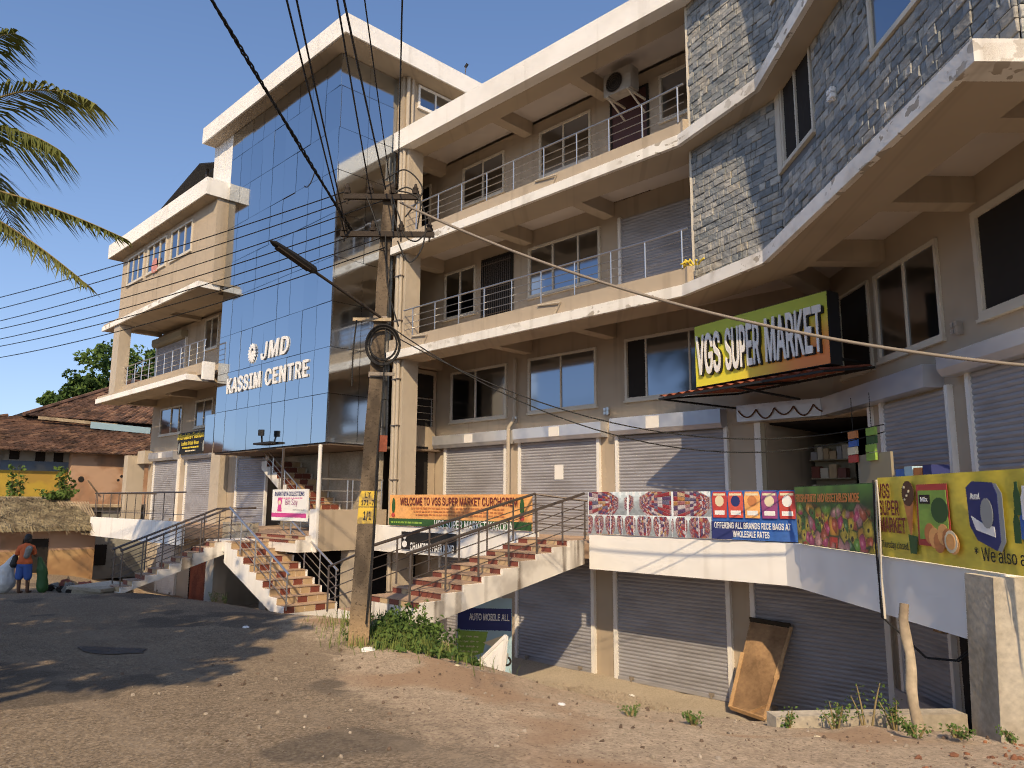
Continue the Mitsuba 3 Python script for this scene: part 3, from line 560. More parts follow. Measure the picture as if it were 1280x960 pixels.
steps('front_stair', (-12.0, 8.3), (0, 1), (1, 0), .482, .115, 9, 1.5, -1.71, -2.12, .19, 'broad front stair of red and tan tiled steps')
steps('front_stair_foot', (-13.1, 8.3), (1, 0), (0, 1), .5, .13, 3, 1.5, -2.07, -2.5, 0, 'low side steps at the foot of the front stair', tiles=3)
rail_along((-10.55, 8.0, -1.75), (-10.55, 12.7, -.68), .86, 6); rail_along((-12.0, 8.0, -1.75), (-12.0, 12.7, -.68), .86, 6)
railing('stair_rail', [(-13.4, 8.25, -2.15), (-12.0, 8.1, -1.78)], .86, [.0, .9], 'dark_steel_rail')
railing('stair_rail', [(-12.05, 12.68, -.68), (-11.2, 13.6, -.84)], .86, [.05, .95], 'dark_steel_rail')
steps('centre_stair', (-17.4, 9.5), (-1, 0), (0, 1), .385, .176, 9, 1.5, -2.56, -3.0, .37, 'white sided centre stair of tan and red tiled steps', side='white_paint', red=1)
rail_along((-17.3, 9.55, -2.7), (-20.8, 9.55, -1.1), .9, 4, 'stainless_steel'); rail_along((-17.5, 11.05, -2.7), (-20.8, 11.05, -1.1), .9, 4, 'stainless_steel')
obj('stair_landing', MB().box(-22.1, -20.86, 9.5, 11.1, -1.42, -1.12), 'stair_plaster', B)
steps('far_stair', (-21.75, 6.9), (0, 1), (1, 0), .3, .13, 9, .75, -2.2, -2.38, .33, 'narrow grey far stair climbing to the landing', tiles=2)
rail_along((-21.05, 6.85, -2.2), (-21.05, 9.6, -1.15), .9, 6, extra=[(-20.9, 9.8, -1.13)]); rail_along((-21.72, 6.85, -2.2), (-21.72, 9.6, -1.15), .9, 5, extra=[(-21.75, 10.8, -1.13)])
steps('upper_steps', (-21.9, 10.6), (0, 1), (1, 0), .3, .1, 3, 3.0, -1.06, -1.4, .0, 'short tiled steps up to the tower porch', tiles=8)
steps('inner_stair', (-20.7, 12.0), (-1, 0), (0, 1), .36, .2, 9, 1.3, -.30, -.75, .55, 'tiled stair under the glass tower', tiles=4)
obj('inner_wall', MB().box(-25.0, -19.1, 13.35, 13.5, PF, 1.54), 'concrete_old', B)
rail_along((-20.7, 12.02, -.6), (-23.9, 12.02, 1.2), .6, 4, 'stainless_steel', bars=2, r=.02); railing('stair_rail', [(-20.75, 11.2, -.86), (-18.8, 11.2, -.86)], .86, [.0, .5], 'stainless_steel')
# ------------------------------------------------------------------ signs and banners
def ink(name, c, rough=.55):
    def fn(p, n, uv): return mi.Color3f(c) * (.84 + .3 * fbm(p.x * 19 + p.y * 7, p.z * 23, 2.0, 3)) + .03 * noise(p.x * 3, p.y * 3, p.z * 3)
    return flat('ink_' + name, mikit.proc(fn) if name in ('red', 'orange', 'tomato', 'purple', 'lime', 'yellow', 'blue', 'rust') else c, rough)
for n_, c in dict(maroon=(.16, .03, .025), orange=(.80, .40, .13), green=(.035, .10, .03), white=(.82, .82, .80), yellow=(.76, .60, .06), black=(.015, .015, .015), red=(.50, .05, .04), blue=(.03, .12, .42),
                  navy=(.03, .04, .16), pink=(.60, .07, .28), lime=(.25, .42, .06), rust=(.55, .2, .06), cream=(.75, .66, .45), brown=(.10, .045, .025), grey=(.3, .32, .32), purple=(.28, .06, .2), sky=(.35, .52, .62), tomato=(.62, .09, .06)).items(): ink(n_, c)
PW = Frame((0, 12.70), (1, 0), (0, -1)); _p0 = off(PO, .05); PD = Frame(_p0[2], (Q, -Q), (-Q, -Q))
def sheet(name, fr, s0, s1, z0, z1, m, parent, d=.0, t=.012):
    mb = MB(); k = max(2, int((s1 - s0) / .08)); S = np.linspace(s0, s1, k + 1); rows = np.linspace(z0, z1, 4); w = lambda s, z: d - .012 + .010 * math.sin(s * 3.1 + z * 2) * (1 - abs(2 * (z - z0) / (z1 - z0) - 1) * .6) + .007 * math.sin(s * 11 + 3 * z)
    V = [fr.at(s, w(s, z), z) for z in rows for s in S]; n = k + 1
    mb.add(V, [[r * n + i, r * n + i + 1, (r + 1) * n + i + 1, (r + 1) * n + i] for r in range(3) for i in range(k)]); return obj(name, mb, m, parent, smooth=True)
flat('cloth_pink', (.50, .22, .20), .8)
def words(t, fr, s0, s1, z, h, m, parent, d=.016, bold=True, name='lettering', slant=0.):
    return obj(name, textmesh(t, h, fr, s0, s1, d, z, .003, bold, slant), m, parent)
def patch(poly, fr, m, parent, d=.014, name='picture'): return obj(name, flatshape(poly, fr, d), m, parent)
def rows_of_print(fr, s0, s1, z, h, m, parent, d=.015):
    """small print that the photo does not let one read"""
    mb = MB(); s = s0
    while s < s1: w = rng.uniform(.05, .2); fr.box(mb, s, min(s + w, s1), d - .004, d, z, z + h); s += w + .04
    obj('small_print', mb, m, parent, kind='stuff')
def R4(a, b, c, d): return [(a, c), (b, c), (b, d), (a, d)]
W = thing('welcome_banner', 'orange WELCOME TO VGS SUPER MARKET banner on the railing behind the front stair', 'banner')
sheet('cloth', PW, -17.6, -12.1, -.66, .17, 'ink_orange', W); patch(R4(-17.6, -12.1, -.66, -.47), PW, 'ink_green', W, .006, 'strip')
words('WELCOME TO VGS SUPER MARKET CURCHOREM', PW, -17.1, -12.55, -.10, .19, 'ink_maroon', W); words('VGS SUPER MARKET KAKODA', PW, -15.6, -12.7, -.69, .2, 'ink_white', W, .02)
for k in range(3): rows_of_print(PW, -16.6 + .1 * k, -13.0, -.2 - .085 * k, .035, 'ink_rust', W)
rows_of_print(PW, -17.5, -16.1, -.6, .05, 'ink_lime', W)
for s in (-17.4, -12.4): patch(ell(s, -.13, .07, .22), PW, 'ink_green', W); patch(ell(s, -.38, .08, .06), PW, 'ink_red', W, .02)
C = thing('hair_shop_board', 'black board with big white letters below the welcome banner', 'sign')
mb = MB(); PW.box(mb, -17.0, -14.75, -.03, .015, -1.28, -.82); obj('board', mb, 'ink_black', C); words('CHAMPION HAIR KING', PW, -16.6, -14.8, -1.3, .2, 'ink_white', C, .018)
patch(ell(-16.85, -.93, .07, .1), PW, 'ink_white', C); patch(ell(-16.85, -1.15, .11, .09), PW, 'ink_white', C); patch(ell(-16.85, -.86, .075, .05), PW, 'ink_black', C, .02)
def collage(p, n, uv):
    s, z = p.x, p.z - E; up = z > -.27
    w = dr.select(up, 1.06, .30); u = (s + 10.46) / w; c = dr.floor(u); fx = u - c; fz = dr.select(up, (z + .27) / .46, (z + .66) / .38)
    k = cell_rand(c, dr.select(up, 3., 8.), 1.); vx = dr.select(k < .4, .85, dr.select(k < .75, .2, .5)); vz = .62 + .1 * k
    dx, dz = fx - vx, fz - vz; q = dr.abs(dx) + .06; row = dz / q; dep = 1. / q
    shelf = smoothstep(1.25, 1.0, row) * smoothstep(-2.4, -2.1, row) * smoothstep(.04, .10, dr.abs(dx))
    item = cell_rand(dr.floor(dep * 3.2 + c * 5), dr.floor(row * 4.2), c); it2 = cell_rand(dr.floor(dep * 3.2 + c * 5), dr.floor(row * 4.2), c + 31.)
    goods = mix((.30, .04, .05), (.55, .50, .52), smoothstep(.45, .9, item)); goods = mix(goods, (.05, .06, .16), mi.Float(dr.select(it2 > .72, .8, 0.))); goods = mix(goods, (.5, .3, .1), mi.Float(dr.select(it2 < .12, .7, 0.)))
    fr_ = row * 4.2 - dr.floor(row * 4.2); goods = goods * (.35 + .65 * smoothstep(.0, .3, fr_)) * (.6 + .6 * noise(s * 60, z * 50, 3.)); goods = mix(goods, (.60, .62, .66), smoothstep(.93, .99, fr_) * .7)
    back = mix((.30, .34, .37), (.66, .76, .80), smoothstep(.3, .95, fz)) * (.75 + .4 * noise(s * 24, z * 30, 6.)); back = mix(back, (.82, .86, .88), smoothstep(.86, .9, fz) * smoothstep(.6, .5, dr.abs(dr.sin(s * 19))))
    col = mix(back, goods, shelf); edge = (fx < .022) | (fx > .978) | (dr.abs(z + .27) < .009)
    return mix(col, (.70, .76, .80), mi.Float(dr.select(edge, 1., 0.)))
flat('print_collage', mikit.proc(collage), .5)
k_ = thing('shop_photo_banner', 'banner printed with photos of supermarket shelves, first to the right of the front stair', 'banner'); sheet('cloth', PW, -10.46, -7.5, -.66, .21, 'print_collage', k_)
R = thing('rice_banner', 'blue and red banner OFFERING ALL BRANDS RICE BAGS AT WHOLESALE RATES', 'banner')
sheet('cloth', PW, -7.48, -5.82, -.66, .22, 'ink_blue', R)
for i, c in enumerate(('red', 'tomato', 'orange', 'purple', 'red')):
    a = -7.46 + i * .325; patch([(a + .02, -.27), (a + .30, -.27), (a + .315, .1), (a + .29, .2), (a + .03, .2), (a + .005, .1)], PW, 'ink_' + c, R); patch(ell(a + .16, .03, .09, .10), PW, ('ink_cream', 'ink_navy', 'ink_rust', 'ink_cream', 'ink_white')[i], R, .018); patch(R4(a + .04, a + .28, .13, .17), PW, 'ink_cream', R, .018); patch(R4(a + .06, a + .26, -.22, -.14), PW, 'ink_white', R, .018)
patch([(-7.48, -.66), (-7.1, -.66), (-6.75, -.34), (-7.48, -.34)], PW, 'ink_navy', R, .013)
words('OFFERING ALL BRANDS RICE BAGS AT', PW, -7.42, -5.95, -.46, .105, 'ink_white', R); words('WHOLESALE RATES', PW, -7.05, -6.35, -.61, .105, 'ink_white', R)
Fb = thing('fruit_banner', 'dark green banner crowded with printed fruit and vegetables', 'banner'); sheet('cloth', PD, .04, 2.93, -.66, .27, 'ink_green', Fb)
words('FRESH FRUITS AND VEGETABLES MORE', PD, .12, 2.45, .02, .12, 'ink_rust', Fb)
def fruitcol(p, n, uv):
    s = (p.x + 5.72) * 1.4142; z = p.z - E; col = mix((.03, .075, .03), (.10, .24, .05), smoothstep(.0, .3, z + .12 * noise(s * 2, z * 5, 1.)))
    pal = ((.55, .06, .04), (.62, .30, .04), (.16, .36, .05), (.55, .07, .16), (.60, .45, .05), (.05, .16, .04), (.45, .10, .05), (.50, .24, .22))
    for sc, lim, sd in ((3.6, -.02, 0.), (5.2, -.12, 9.)):
        d1, d2, w = voronoi(s * sc + sd, z * sc * 1.05 + sd); c = mi.Color3f(0.)
        for i, q in enumerate(pal): c = dr.select((w * 8 >= i) & (w * 8 < i + 1), mi.Color3f(q), c)
        g = smoothstep(.0, .16, d2 - d1); lit = 1.25 - .95 * dr.square(d1 / .75) + .5 * (noise(s * 40, z * 40, w * 9) - .5)
        c = c * dr.maximum(lit, .15) + .25 * smoothstep(.22, .05, d1) * mi.Color3f(1, .95, .8)
        seed = dr.select((w > .5) & (w < .66), smoothstep(.2, .12, d1), 0.); c = mix(c, (.06, .04, .02), seed)
        m = g * smoothstep(lim + .05, lim - .05, z + .12 * (noise(s * 3.1, sd, 2.) - .5)); col = mix(col, c, m if sd == 0. else m * mi.Float(dr.select(w > .35, 1., 0.)))
    return col
flat('print_fruit', mikit.proc(fruitcol), .5)
sheet('fruit_picture', PD, .05, 2.92, -.65, .26, 'print_fruit', Fb, .012)
Y = thing('yellow_banner', 'yellow VGS SUPER MARKET banner with ice cream and snacks at the railing end', 'banner'); sheet('cloth', PD, 2.95, 6.9, -.66, .33, 'ink_yellow', Y)
for t, b, z in (('VGS', 3.30, .07), ('SUPER', 3.50, -.14), ('MARKET', 3.64, -.35)): words(t, PD, 3.0, b, z, .175, 'ink_maroon', Y)
words('Thursday closed.', PD, 3.0, 3.68, -.545, .085, 'ink_black', Y, bold=False); words('* We also accept E', PD, 4.98, 6.25, -.56, .13, 'ink_black', Y, bold=False)
patch(ell(3.75, .12, .14, .15), PD, 'ink_brown', Y, .02); patch([(3.64, .02), (3.86, .02), (3.76, -.42)], PD, 'ink_rust', Y, .017)
for k in range(7): patch(ell(3.68 + .05 * (k % 3), .05 + .05 * k % .16, .02, .012, 8), PD, 'ink_cream', Y, .026 + k * .0003)
patch([(3.92, -.47), (4.6, -.47), (4.58, .22), (3.95, .22)], PD, 'ink_red', Y, .02); patch([(3.97, -.40), (4.57, -.38), (4.56, .15), (3.99, .15)], PD, 'ink_lime', Y, .026); patch(ell(4.42, -.07, .17, .14), PD, 'ink_green', Y, .03); patch(R4(4.02, 4.24, .0, .1), PD, 'ink_black', Y, .032)
words('Mix', PD, 4.05, 4.2, .025, .05, 'ink_white', Y, .036)
for k in range(6): patch(ell(4.2 + .09 * k, -.33 - .045 * (k % 3), .11, .115, 14), PD, 'ink_orange' if k % 2 else 'ink_rust', Y, .036 + .0006 * k)
patch(ell(4.62, -.40, .12, .12, 14), PD, 'ink_cream', Y, .045); patch(ell(4.62, -.40, .085, .085, 14), PD, 'ink_orange', Y, .05)
patch([(3.72, -.58), (3.86, -.58), (3.9, -.38), (3.7, -.36)], PD, 'ink_green', Y, .019)
patch([(4.98, .16), (5.1, .22), (5.42, .2), (5.5, .1), (5.5, -.36), (5.42, -.46), (5.12, -.36), (5.0, -.22)], PD, 'ink_grey', Y, .018); patch([(4.93, .17), (5.04, .23), (5.37, .21), (5.43, .1), (5.43, -.36), (5.36, -.45), (5.06, -.36), (4.95, -.22)], PD, 'ink_navy', Y, .022)
patch([(4.99, -.12), (5.2, -.2), (5.36, -.22), (5.36, -.32), (5.06, -.26)], PD, 'ink_white', Y, .028); patch(ell(5.26, -.09, .1, .15), PD, 'ink_grey', Y, .032); words('Aural', PD, 5.0, 5.16, .05, .06, 'ink_white', Y, .03)
for k, c in enumerate(('green', 'blue', 'brown', 'red', 'navy', 'green', 'white', 'green', 'red')):
    s = 5.68 + .1 * (k % 5) + .04 * (k // 5); z = -.36 + .22 * (k // 5) + .04 * (k % 2); patch([(s - .045, z), (s + .045, z), (s + .045, z + .2), (s + .02, z + .26), (s + .02, z + .31), (s - .02, z + .31), (s - .02, z + .26), (s - .045, z + .2)], PD, 'ink_' + c, Y, .02 + .002 * (k // 5))
# the big shop sign over the entrance
a_, b_ = np.array([-8.45, 13.9]), np.array([-5.25, 13.05]); e_ = (b_ - a_) / np.linalg.norm(b_ - a_); VS = Frame(a_, e_, (e_[1], -e_[0])); LV = float(np.linalg.norm(b_ - a_))
def signcol(p, n, uv):
    s = (p.x + 8.45) * 1.03 / LV; z = (p.z - E - 2.4) / 1.32
    c = mix((.80, .72, .05), (.50, .58, .06), smoothstep(.35, 1.0, z))
    return mix(c, (.85, .27, .07), smoothstep(.85, .2, z) * smoothstep(.28, .85, s))
flat('print_sign', mikit.proc(signcol), .45)
V = thing('supermarket_sign', 'large yellow green VGS SUPER MARKET sign box with raised white letters', 'sign')
mb = MB(); VS.box(mb, 0, LV, -.32, -.004, 2.40, 3.72); obj('box', mb, 'black_paint', V); mb = MB(); VS.box(mb, .01, LV - .01, -.003, .003, 2.41, 3.71); obj('face', mb, 'print_sign', V)
mbw, mbk = MB(), MB()
for t, s0, s1 in (('VGS', .10, .78), ('SUPER', .92, 1.80), ('MARKET', 1.94, LV - .1)): mbw.add(*textmesh(t, .80, VS, s0, s1, .05, 2.66, .02)); mbk.add(*textmesh(t, .80, VS, s0 + .028, s1 + .028, .006, 2.635, .04))
obj('lettering', mbw, 'letter_white', V); obj('letter_side', mbk, 'ink_black', V)
mb = MB()
for s in (.3, LV - .3): mb.beam(VS.at(s, -.3, 2.6), VS.at(s, -1.7, 2.6), .05, .05)
obj('bracket', mb, 'black_paint', V, kind='stuff')
A = thing('awning', 'rusty corrugated awning under the shop sign', 'awning')
c0, c1, c2, c3 = np.array([-9.15, 13.55, 2.24]), np.array([-5.3, 12.85, 2.30]), np.array([-4.9, 14.1, 2.48]), np.array([-8.3, 15.4, 2.46]); k = 64
V0 = [c0 + (c1 - c0) * t + np.array([0, 0, .022 * math.sin(t * k * 1.55)]) for t in np.linspace(0, 1, k * 3)]; V1 = [c3 + (c2 - c3) * t + np.array([0, 0, .022 * math.sin(t * k * 1.55)]) for t in np.linspace(0, 1, k * 3)]; n = k * 3
obj('sheet', MB().add(V0 + V1 + [v + [0, 0, .006] for v in V0 + V1], [[i, i + 1, n + i + 1, n + i] for i in range(n - 1)] + [[2 * n + i, 3 * n + i, 3 * n + i + 1, 2 * n + i + 1] for i in range(n - 1)]), 'rust_red', A)
for p, q in ((c0, c1), (c3, c2), (c0, c3), ((c0 + c1) / 2, (c2 + c3) / 2), (c1, c2), (c0, c3 + [.1, .05, -.35]), ((c0 + c1) / 2, (c2 + c3) / 2 - [0, 0, .35])): obj('frame_bar', MB().beam(p - [0, 0, .05], q - [0, 0, .05], .04, .04), 'black_paint', A)
G = thing('clothing_sign', 'black sign with yellow Affordable Fashion lettering above the far shutters', 'sign'); LS = Frame((0, 12.3), (1, 0), (0, -1))
mb = MB(); LS.box(mb, -32.0, -29.25, -.12, 0, 1.85, 2.72); obj('board', mb, 'ink_black', G)
words('Affordable Fashion', LS, -32.1, -29.5, 2.45, .22, 'ink_yellow', G, .01, slant=.1); words('Ladies & Kids Wear', LS, -31.6, -29.9, 2.2, .14, 'ink_yellow', G, .01); rows_of_print(LS, -31.5, -29.9, 2.06, .06, 'ink_yellow', G, .008); rows_of_print(LS, -31.2, -30.2, 1.93, .05, 'ink_cream', G, .008)
for s in (-31.85, -29.45): patch(ell(s, 2.1, .07, .22), LS, 'ink_grey', G, .006)
N = thing('baby_shop_sign', 'white and pink children clothes sign hung over the centre stair', 'sign'); NS = Frame((0, 11.0), (1, 0), (0, -1))
mb = MB(); NS.box(mb, -21.15, -19.15, -.06, 0, -.58, .32); obj('board', mb, 'ink_white', N); patch(R4(-21.14, -19.16, -.48, -.36), NS, 'ink_pink', N, .002); words('BHARATHIYA COLLECTIONS', NS, -21.0, -19.3, .13, .12, 'ink_navy', N, .004)
words('Bin Say', NS, -20.35, -19.65, -.13, .17, 'ink_purple', N, .004, bold=False); rows_of_print(NS, -19.9, -19.25, -.28, .03, 'ink_grey', N, .004); rows_of_print(NS, -20.8, -19.4, .05, .03, 'ink_pink', N, .004)
patch(ell(-20.68, -.03, .13, .12), NS, 'ink_pink', N, .003); patch(ell(-20.68, -.06, .085, .07), NS, 'ink_cream', N, .008); patch([(-20.82, -.32), (-20.54, -.32), (-20.6, -.13), (-20.76, -.13)], NS, 'ink_pink', N, .003)
obj('hanger', MB().box(-20.7, -20.66, 11.0, 11.06, .32, 1.54), 'dark_steel_rail', N)
S_ = thing('motor_poster', 'blue and green poster board with a printed motorbike under the front stair', 'poster'); SS = Frame((-11.75, 11.3), (.8, .6), (.6, -.8))
mb = MB(); SS.box(mb, -.85, .3, -.03, 0, -3.6, -2.0); obj('board', mb, 'ink_sky', S_); patch(R4(-.84, .29, -2.65, -2.21), SS, 'ink_navy', S_, .002); words('AUTO MOBILE ALL', SS, -.6, .25, -2.45, .13, 'ink_white', S_, .004); patch([(-.84, -3.3), (-.3, -3.1), (-.2, -2.68), (-.84, -2.66)], SS, 'ink_lime', S_, .002)
patch(R4(-.84, .29, -3.74, -3.5), SS, 'ink_white', S_, .003)
for k in range(6): rows_of_print(SS, -.8, -.4, -2.8 - .1 * k, .03, 'ink_cream', S_, .006)
for s, z, r in ((-.05, -3.35, .13), (.2, -3.25, .1)): patch(Polygon(ell(s, z, r, r, 18)).difference(Polygon(ell(s, z, r * .6, r * .6, 14))), SS, 'ink_black', S_, .006)
patch([(-.1, -3.2), (.1, -3.05), (.24, -3.1), (.2, -3.3), (.0, -3.35)], SS, 'ink_grey', S_, .007); patch([(-.12, -3.1), (.12, -2.98), (.2, -3.06), (.0, -3.16)], SS, 'ink_rust', S_, .009); patch([(-.3, -2.9), (.1, -2.75), (.25, -2.85), (-.1, -2.98)], SS, 'ink_cream', S_, .006)
for k, (s, c, l) in enumerate(((-.1, 'rust', 'orange striped packet strip hanging at the shop door'), (.55, 'lime', 'green packet strip hanging beside the orange one'))):
    D_ = Frame(tuple(DIAG.at(2.85, .95, 0)[:2]), (Q, -Q), (-Q, -Q)); h = thing('packet_strip', l, 'hanging packets'); mb = MB()
    for j in range(4):
        mb2 = MB(); z = 1.18 - j * .13; o = -.02 * j; D_.box(mb2, s + o, s + o + .3, -.02 - .01 * (j % 2), .02 - .01 * (j % 2), z - .12, z); obj('packet', mb2, 'ink_' + ((c, 'blue' if k == 0 else 'green', 'cream' if k == 0 else c, 'red' if k == 0 else 'lime')[j]), h)
    obj('string', MB().tube([D_.at(s + .15, 0, 1.18), D_.at(s + .15, 0, 1.74)], .006, 5), 'black_paint', h)
D_ = Frame(tuple(DIAG.at(3.0, .9, 0)[:2]), (Q, -Q), (-Q, -Q))
mb = MB(); D_.box(mb, -.1, 1.0, -.04, 0, -.6, .78); solo('counter_board', mb, 'interior_cream', 'plain cream board standing in front of the half open shop shutter', 'board')
for k in range(4): mb = MB(); D_.box(mb, 1.12 + .25 * k, 1.34 + .25 * k, -.25, .0, .28, .5 + .03 * (k % 2)); solo('snack_box', mb, 'ink_' + ('blue', 'sky', 'rust', 'navy')[k], ('blue', 'pale blue', 'orange', 'dark blue')[k] + ' snack box in the row above the yellow banner', 'box', 'snack boxes above the banner')
mb = MB(); D_.box(mb, 1.0, 2.2, -.28, .02, .2, .27); solo('counter_shelf', mb, 'dark_interior', 'dark shelf carrying the snack boxes', 'shelf')
gl = thing('door_garland', 'string of dark hanging garland loops over the shop entrance', 'garland'); pts_ = []
for k in range(7):
    a = MAIN.at(-8.2 + .42 * k, .36, 2.0); pts_.append(cable(a, a + [.42, -.1 if k > 4 else 0, 0], .16 + .05 * (k % 2), 10))
for q in pts_: obj('loop', MB().tube(q, .016, 5), 'ink_brown', gl)
# ------------------------------------------------------------------ things on the building
A = thing('air_conditioner', 'white outdoor air conditioner unit hung under the top balcony ceiling', 'air conditioner'); z0, z1 = 10.52, 11.14
obj('casing', MB().box(-11.45, -10.58, 14.75, 15.1, z0, z1), 'ac_casing', A); fan = MB()
for r in (.26, .2, .14, .08): fan.tube([(-11.1 + r * math.cos(t), 14.735, 10.83 + r * math.sin(t)) for t in np.linspace(0, 2 * math.pi, 25)], .008, 5, cap=False)
obj('fan_guard', fan, 'dark_steel_rail', A); obj('fan_opening', MB().add([(-11.1, 14.742, 10.83)] + [(-11.1 + .25 * math.cos(t), 14.742, 10.83 + .25 * math.sin(t)) for t in np.linspace(0, 2 * math.pi, 24, endpoint=False)], [[0, 1 + i, 1 + (i + 1) % 24] for i in range(24)]), 'dark_interior', A)
for x in (-11.35, -10.7): obj('bracket', MB().box(x, x + .05, 14.72, 15.53, z0 - .05, z0 - .005).beam((x + .025, 14.8, z0 - .05), (x + .025, 15.5, z0 - .4), .04, .04), 'frame_cream', A)
Dd = thing('satellite_dish', 'dark satellite dish on the tower roof edge', 'satellite dish'); c = np.array([-19.3, 16.2, 14.75]); ax = np.array([.65, .15, .74]); ax /= np.linalg.norm(ax); u_ = np.cross(ax, [0, 1, 0]); u_ /= np.linalg.norm(u_); w_ = np.cross(ax, u_)
Vd = [c] + [c + (u_ * math.cos(t) + w_ * math.sin(t)) * r + ax * r * r * .45 for r in (.25, .5, .68) for t in np.linspace(0, 2 * math.pi, 20, endpoint=False)]
obj('reflector', MB().add(Vd, [[0, 1 + i, 1 + (i + 1) % 20] for i in range(20)]).add(Vd, [[1 + 20 * k + i, 1 + 20 * k + (i + 1) % 20, 21 + 20 * k + (i + 1) % 20, 21 + 20 * k + i] for k in (0, 1) for i in range(20)]), 'dark_steel_rail', Dd, smooth=True); obj('arm', MB().tube([c - u_ * .6 + ax * .1, c + ax * .75], .018, 6), 'dark_steel_rail', Dd); obj('feed_horn', MB().tube([c + ax * .7, c + ax * .86], .05, 8), 'black_paint', Dd); obj('mast', MB().tube([c - [0, 0, .62], c], .03, 6), 'dark_steel_rail', Dd)
mb = MB(); Vv = [(-32.3 + .09 * i + .02 * math.sin(j * 2), 10.82 - .03 * math.sin(i * 1.7 + j), 9.35 + .15 * j) for j in range(5) for i in range(7)]
mb.add(Vv, [[j * 7 + i, j * 7 + i + 1, j * 7 + i + 8, j * 7 + i + 7] for j in range(4) for i in range(6)]); solo('hanging_cloth', mb, 'cloth_pink', 'pink cloth hung out of the far wing top floor window', 'cloth', smooth=True)
mb = MB()
for k in range(9): a = k * .7; mb.tube([(-8.35 + .05 * k, 13.32, 4.86), (-8.35 + .05 * k + .12 * math.cos(a), 13.25, 4.95 + .05 * math.sin(a * 2)), (-8.3 + .05 * k + .2 * math.cos(a), 13.2, 4.92)], .02, 5)
solo('rag_bundle', mb, 'ink_yellow', 'small yellow rag on the first balcony beside the stone wall', 'rag')
# ------------------------------------------------------------------ utility pole, street lamp, wires
P0 = np.array([-9.91, 6.65, -2.3]); PT = np.array([-9.73, 6.83, 5.15]); PE = np.array([.62, .785, 0]); PN = np.array([.785, -.62, 0])   # the pole's broad side faces the road
pl = thing('utility_pole', 'leaning weathered concrete utility pole with crossarms and a yellow number band', 'utility pole')
def pole_ring(t, a, b): c = P0 + (PT - P0) * t; return [c + PN * x * a + PE * y * b for x, y in ((-1, -1), (1, -1), (1, 1), (-1, 1))]
mb = MB(); ts = np.linspace(0, 1, 22); prev = None; V = []
for i, t in enumerate(ts):
    w = .152 - .08 * t; j = rng.normal(0, .004, (4, 3)); r = np.array(pole_ring(t, w * .75, w)); V += list(r + j * [1, 1, 0])
mb.add(V, [[4 * i + k, 4 * i + (k + 1) % 4, 4 * i + 4 + (k + 1) % 4, 4 * i + 4 + k] for i in range(21) for k in range(4)] + [[84, 85, 86, 87]]); obj('shaft', mb, 'pole_concrete', pl)
def pole_at(z): t = (z - P0[2]) / (PT[2] - P0[2]); return P0 + (PT - P0) * t
def pband(z0, z1, o, m, name):
    mb = MB(); r = []
    for z in (z0, z1): t = (z - P0[2]) / (PT[2] - P0[2]); w = .152 - .08 * t + o; r += pole_ring(t, w * .75, w)
    return obj(name, mb.add(r, [[k, (k + 1) % 4, 4 + (k + 1) % 4, 4 + k] for k in range(4)]), m, pl)
def bandcol(p, n, uv): return mix((.66, .46, .06), (.30, .22, .09), smoothstep(.45, .72, fbm(p.x * 9, p.y * 9, p.z * 9, 3)))
flat('yellow_band', mikit.proc(bandcol), .8); pband(-.34, -.10, .004, 'yellow_band', 'number_band'); pband(-.085, .15, .003, 'yellow_band', 'number_band')
t = .27; PF_ = Frame(tuple((pole_at(0) - PE * 0)[:2]), tuple(PE[:2]), tuple(PN[:2])); wz = .113
for tx, z, h, w in (('LT', .05, .075, .09), ('171-7', -.065, .075, .19), ('1/1', -.28, .12, .12)): obj('pole_number', textmesh(tx, h, PF_, -w / 2, w / 2, wz * 1.0 - .012, z, .004), 'ink_black', pl)
CA = np.array([.70, .714, 0]); CA /= np.linalg.norm(CA)                       # crossarms
for z, l0, l1 in ((4.85, -.72, .52), (4.22, -.72, .78)):
    c = pole_at(z) + PN * .13; obj('crossarm', MB().beam(c + CA * l0, c + CA * l1, .06, .085), 'arm_iron', pl)
    for k in np.linspace(l0 + .06, l1 - .08, 4):
        p = c + CA * k; pr = [(0, .055), (.05, .06), (.06, .035), (.1, .05), (.12, .03), (.17, .02)]
        obj('insulator', MB().tube([p + [0, 0, .05 + h] for h, _ in pr], [r for _, r in pr], 9).tube([p + [0, 0, -.12], p + [0, 0, .06]], .015, 6), 'arm_iron', pl, smooth=35)
for z in (4.22, 4.85, 2.85, 1.95): pband(z - .04, z + .04, .014, 'dark_steel_rail', 'clamp_band')
c = pole_at(2.82) + PN * .12; obj('lamp_bracket', MB().beam(c - CA * .42, c + CA * .18, .05, .05), 'bare_wood', pl)
c = pole_at(1.95) + PN * .12; obj('lamp_bracket', MB().beam(c - CA * .1, c + CA * .28, .05, .05), 'cable_grey', pl)
for r, z, n in ((.25, 2.4, 3), (.21, 2.42, 2)):
    for i in range(n): obj('cable_coil', MB().tube([pole_at(z) + PN * (.15 + .02 * i) + CA * (.08 + (r + .01 * i) * math.cos(t)) + np.array([0, 0, (r + .015 * i) * math.sin(t) * 1.15]) for t in np.linspace(0, 2 * math.pi, 30)], .012, 5, cap=False), 'black_paint', pl)
def loop(pts, r=.014, m='black_paint'):
    pts = np.array(pts, float); n = len(pts); tt = np.linspace(0, n - 1, 30); out = []
    for t in tt:
        i = min(int(t), n - 2); f = t - i; p0, p1, p2, p3 = pts[max(i - 1, 0)], pts[i], pts[i + 1], pts[min(i + 2, n - 1)]
        out.append(.5 * ((2 * p1) + (-p0 + p2) * f + (2 * p0 - 5 * p1 + 4 * p2 - p3) * f * f + (-p0 + 3 * p1 - 3 * p2 + p3) * f ** 3))
    return MB().tube(out, r, 5)
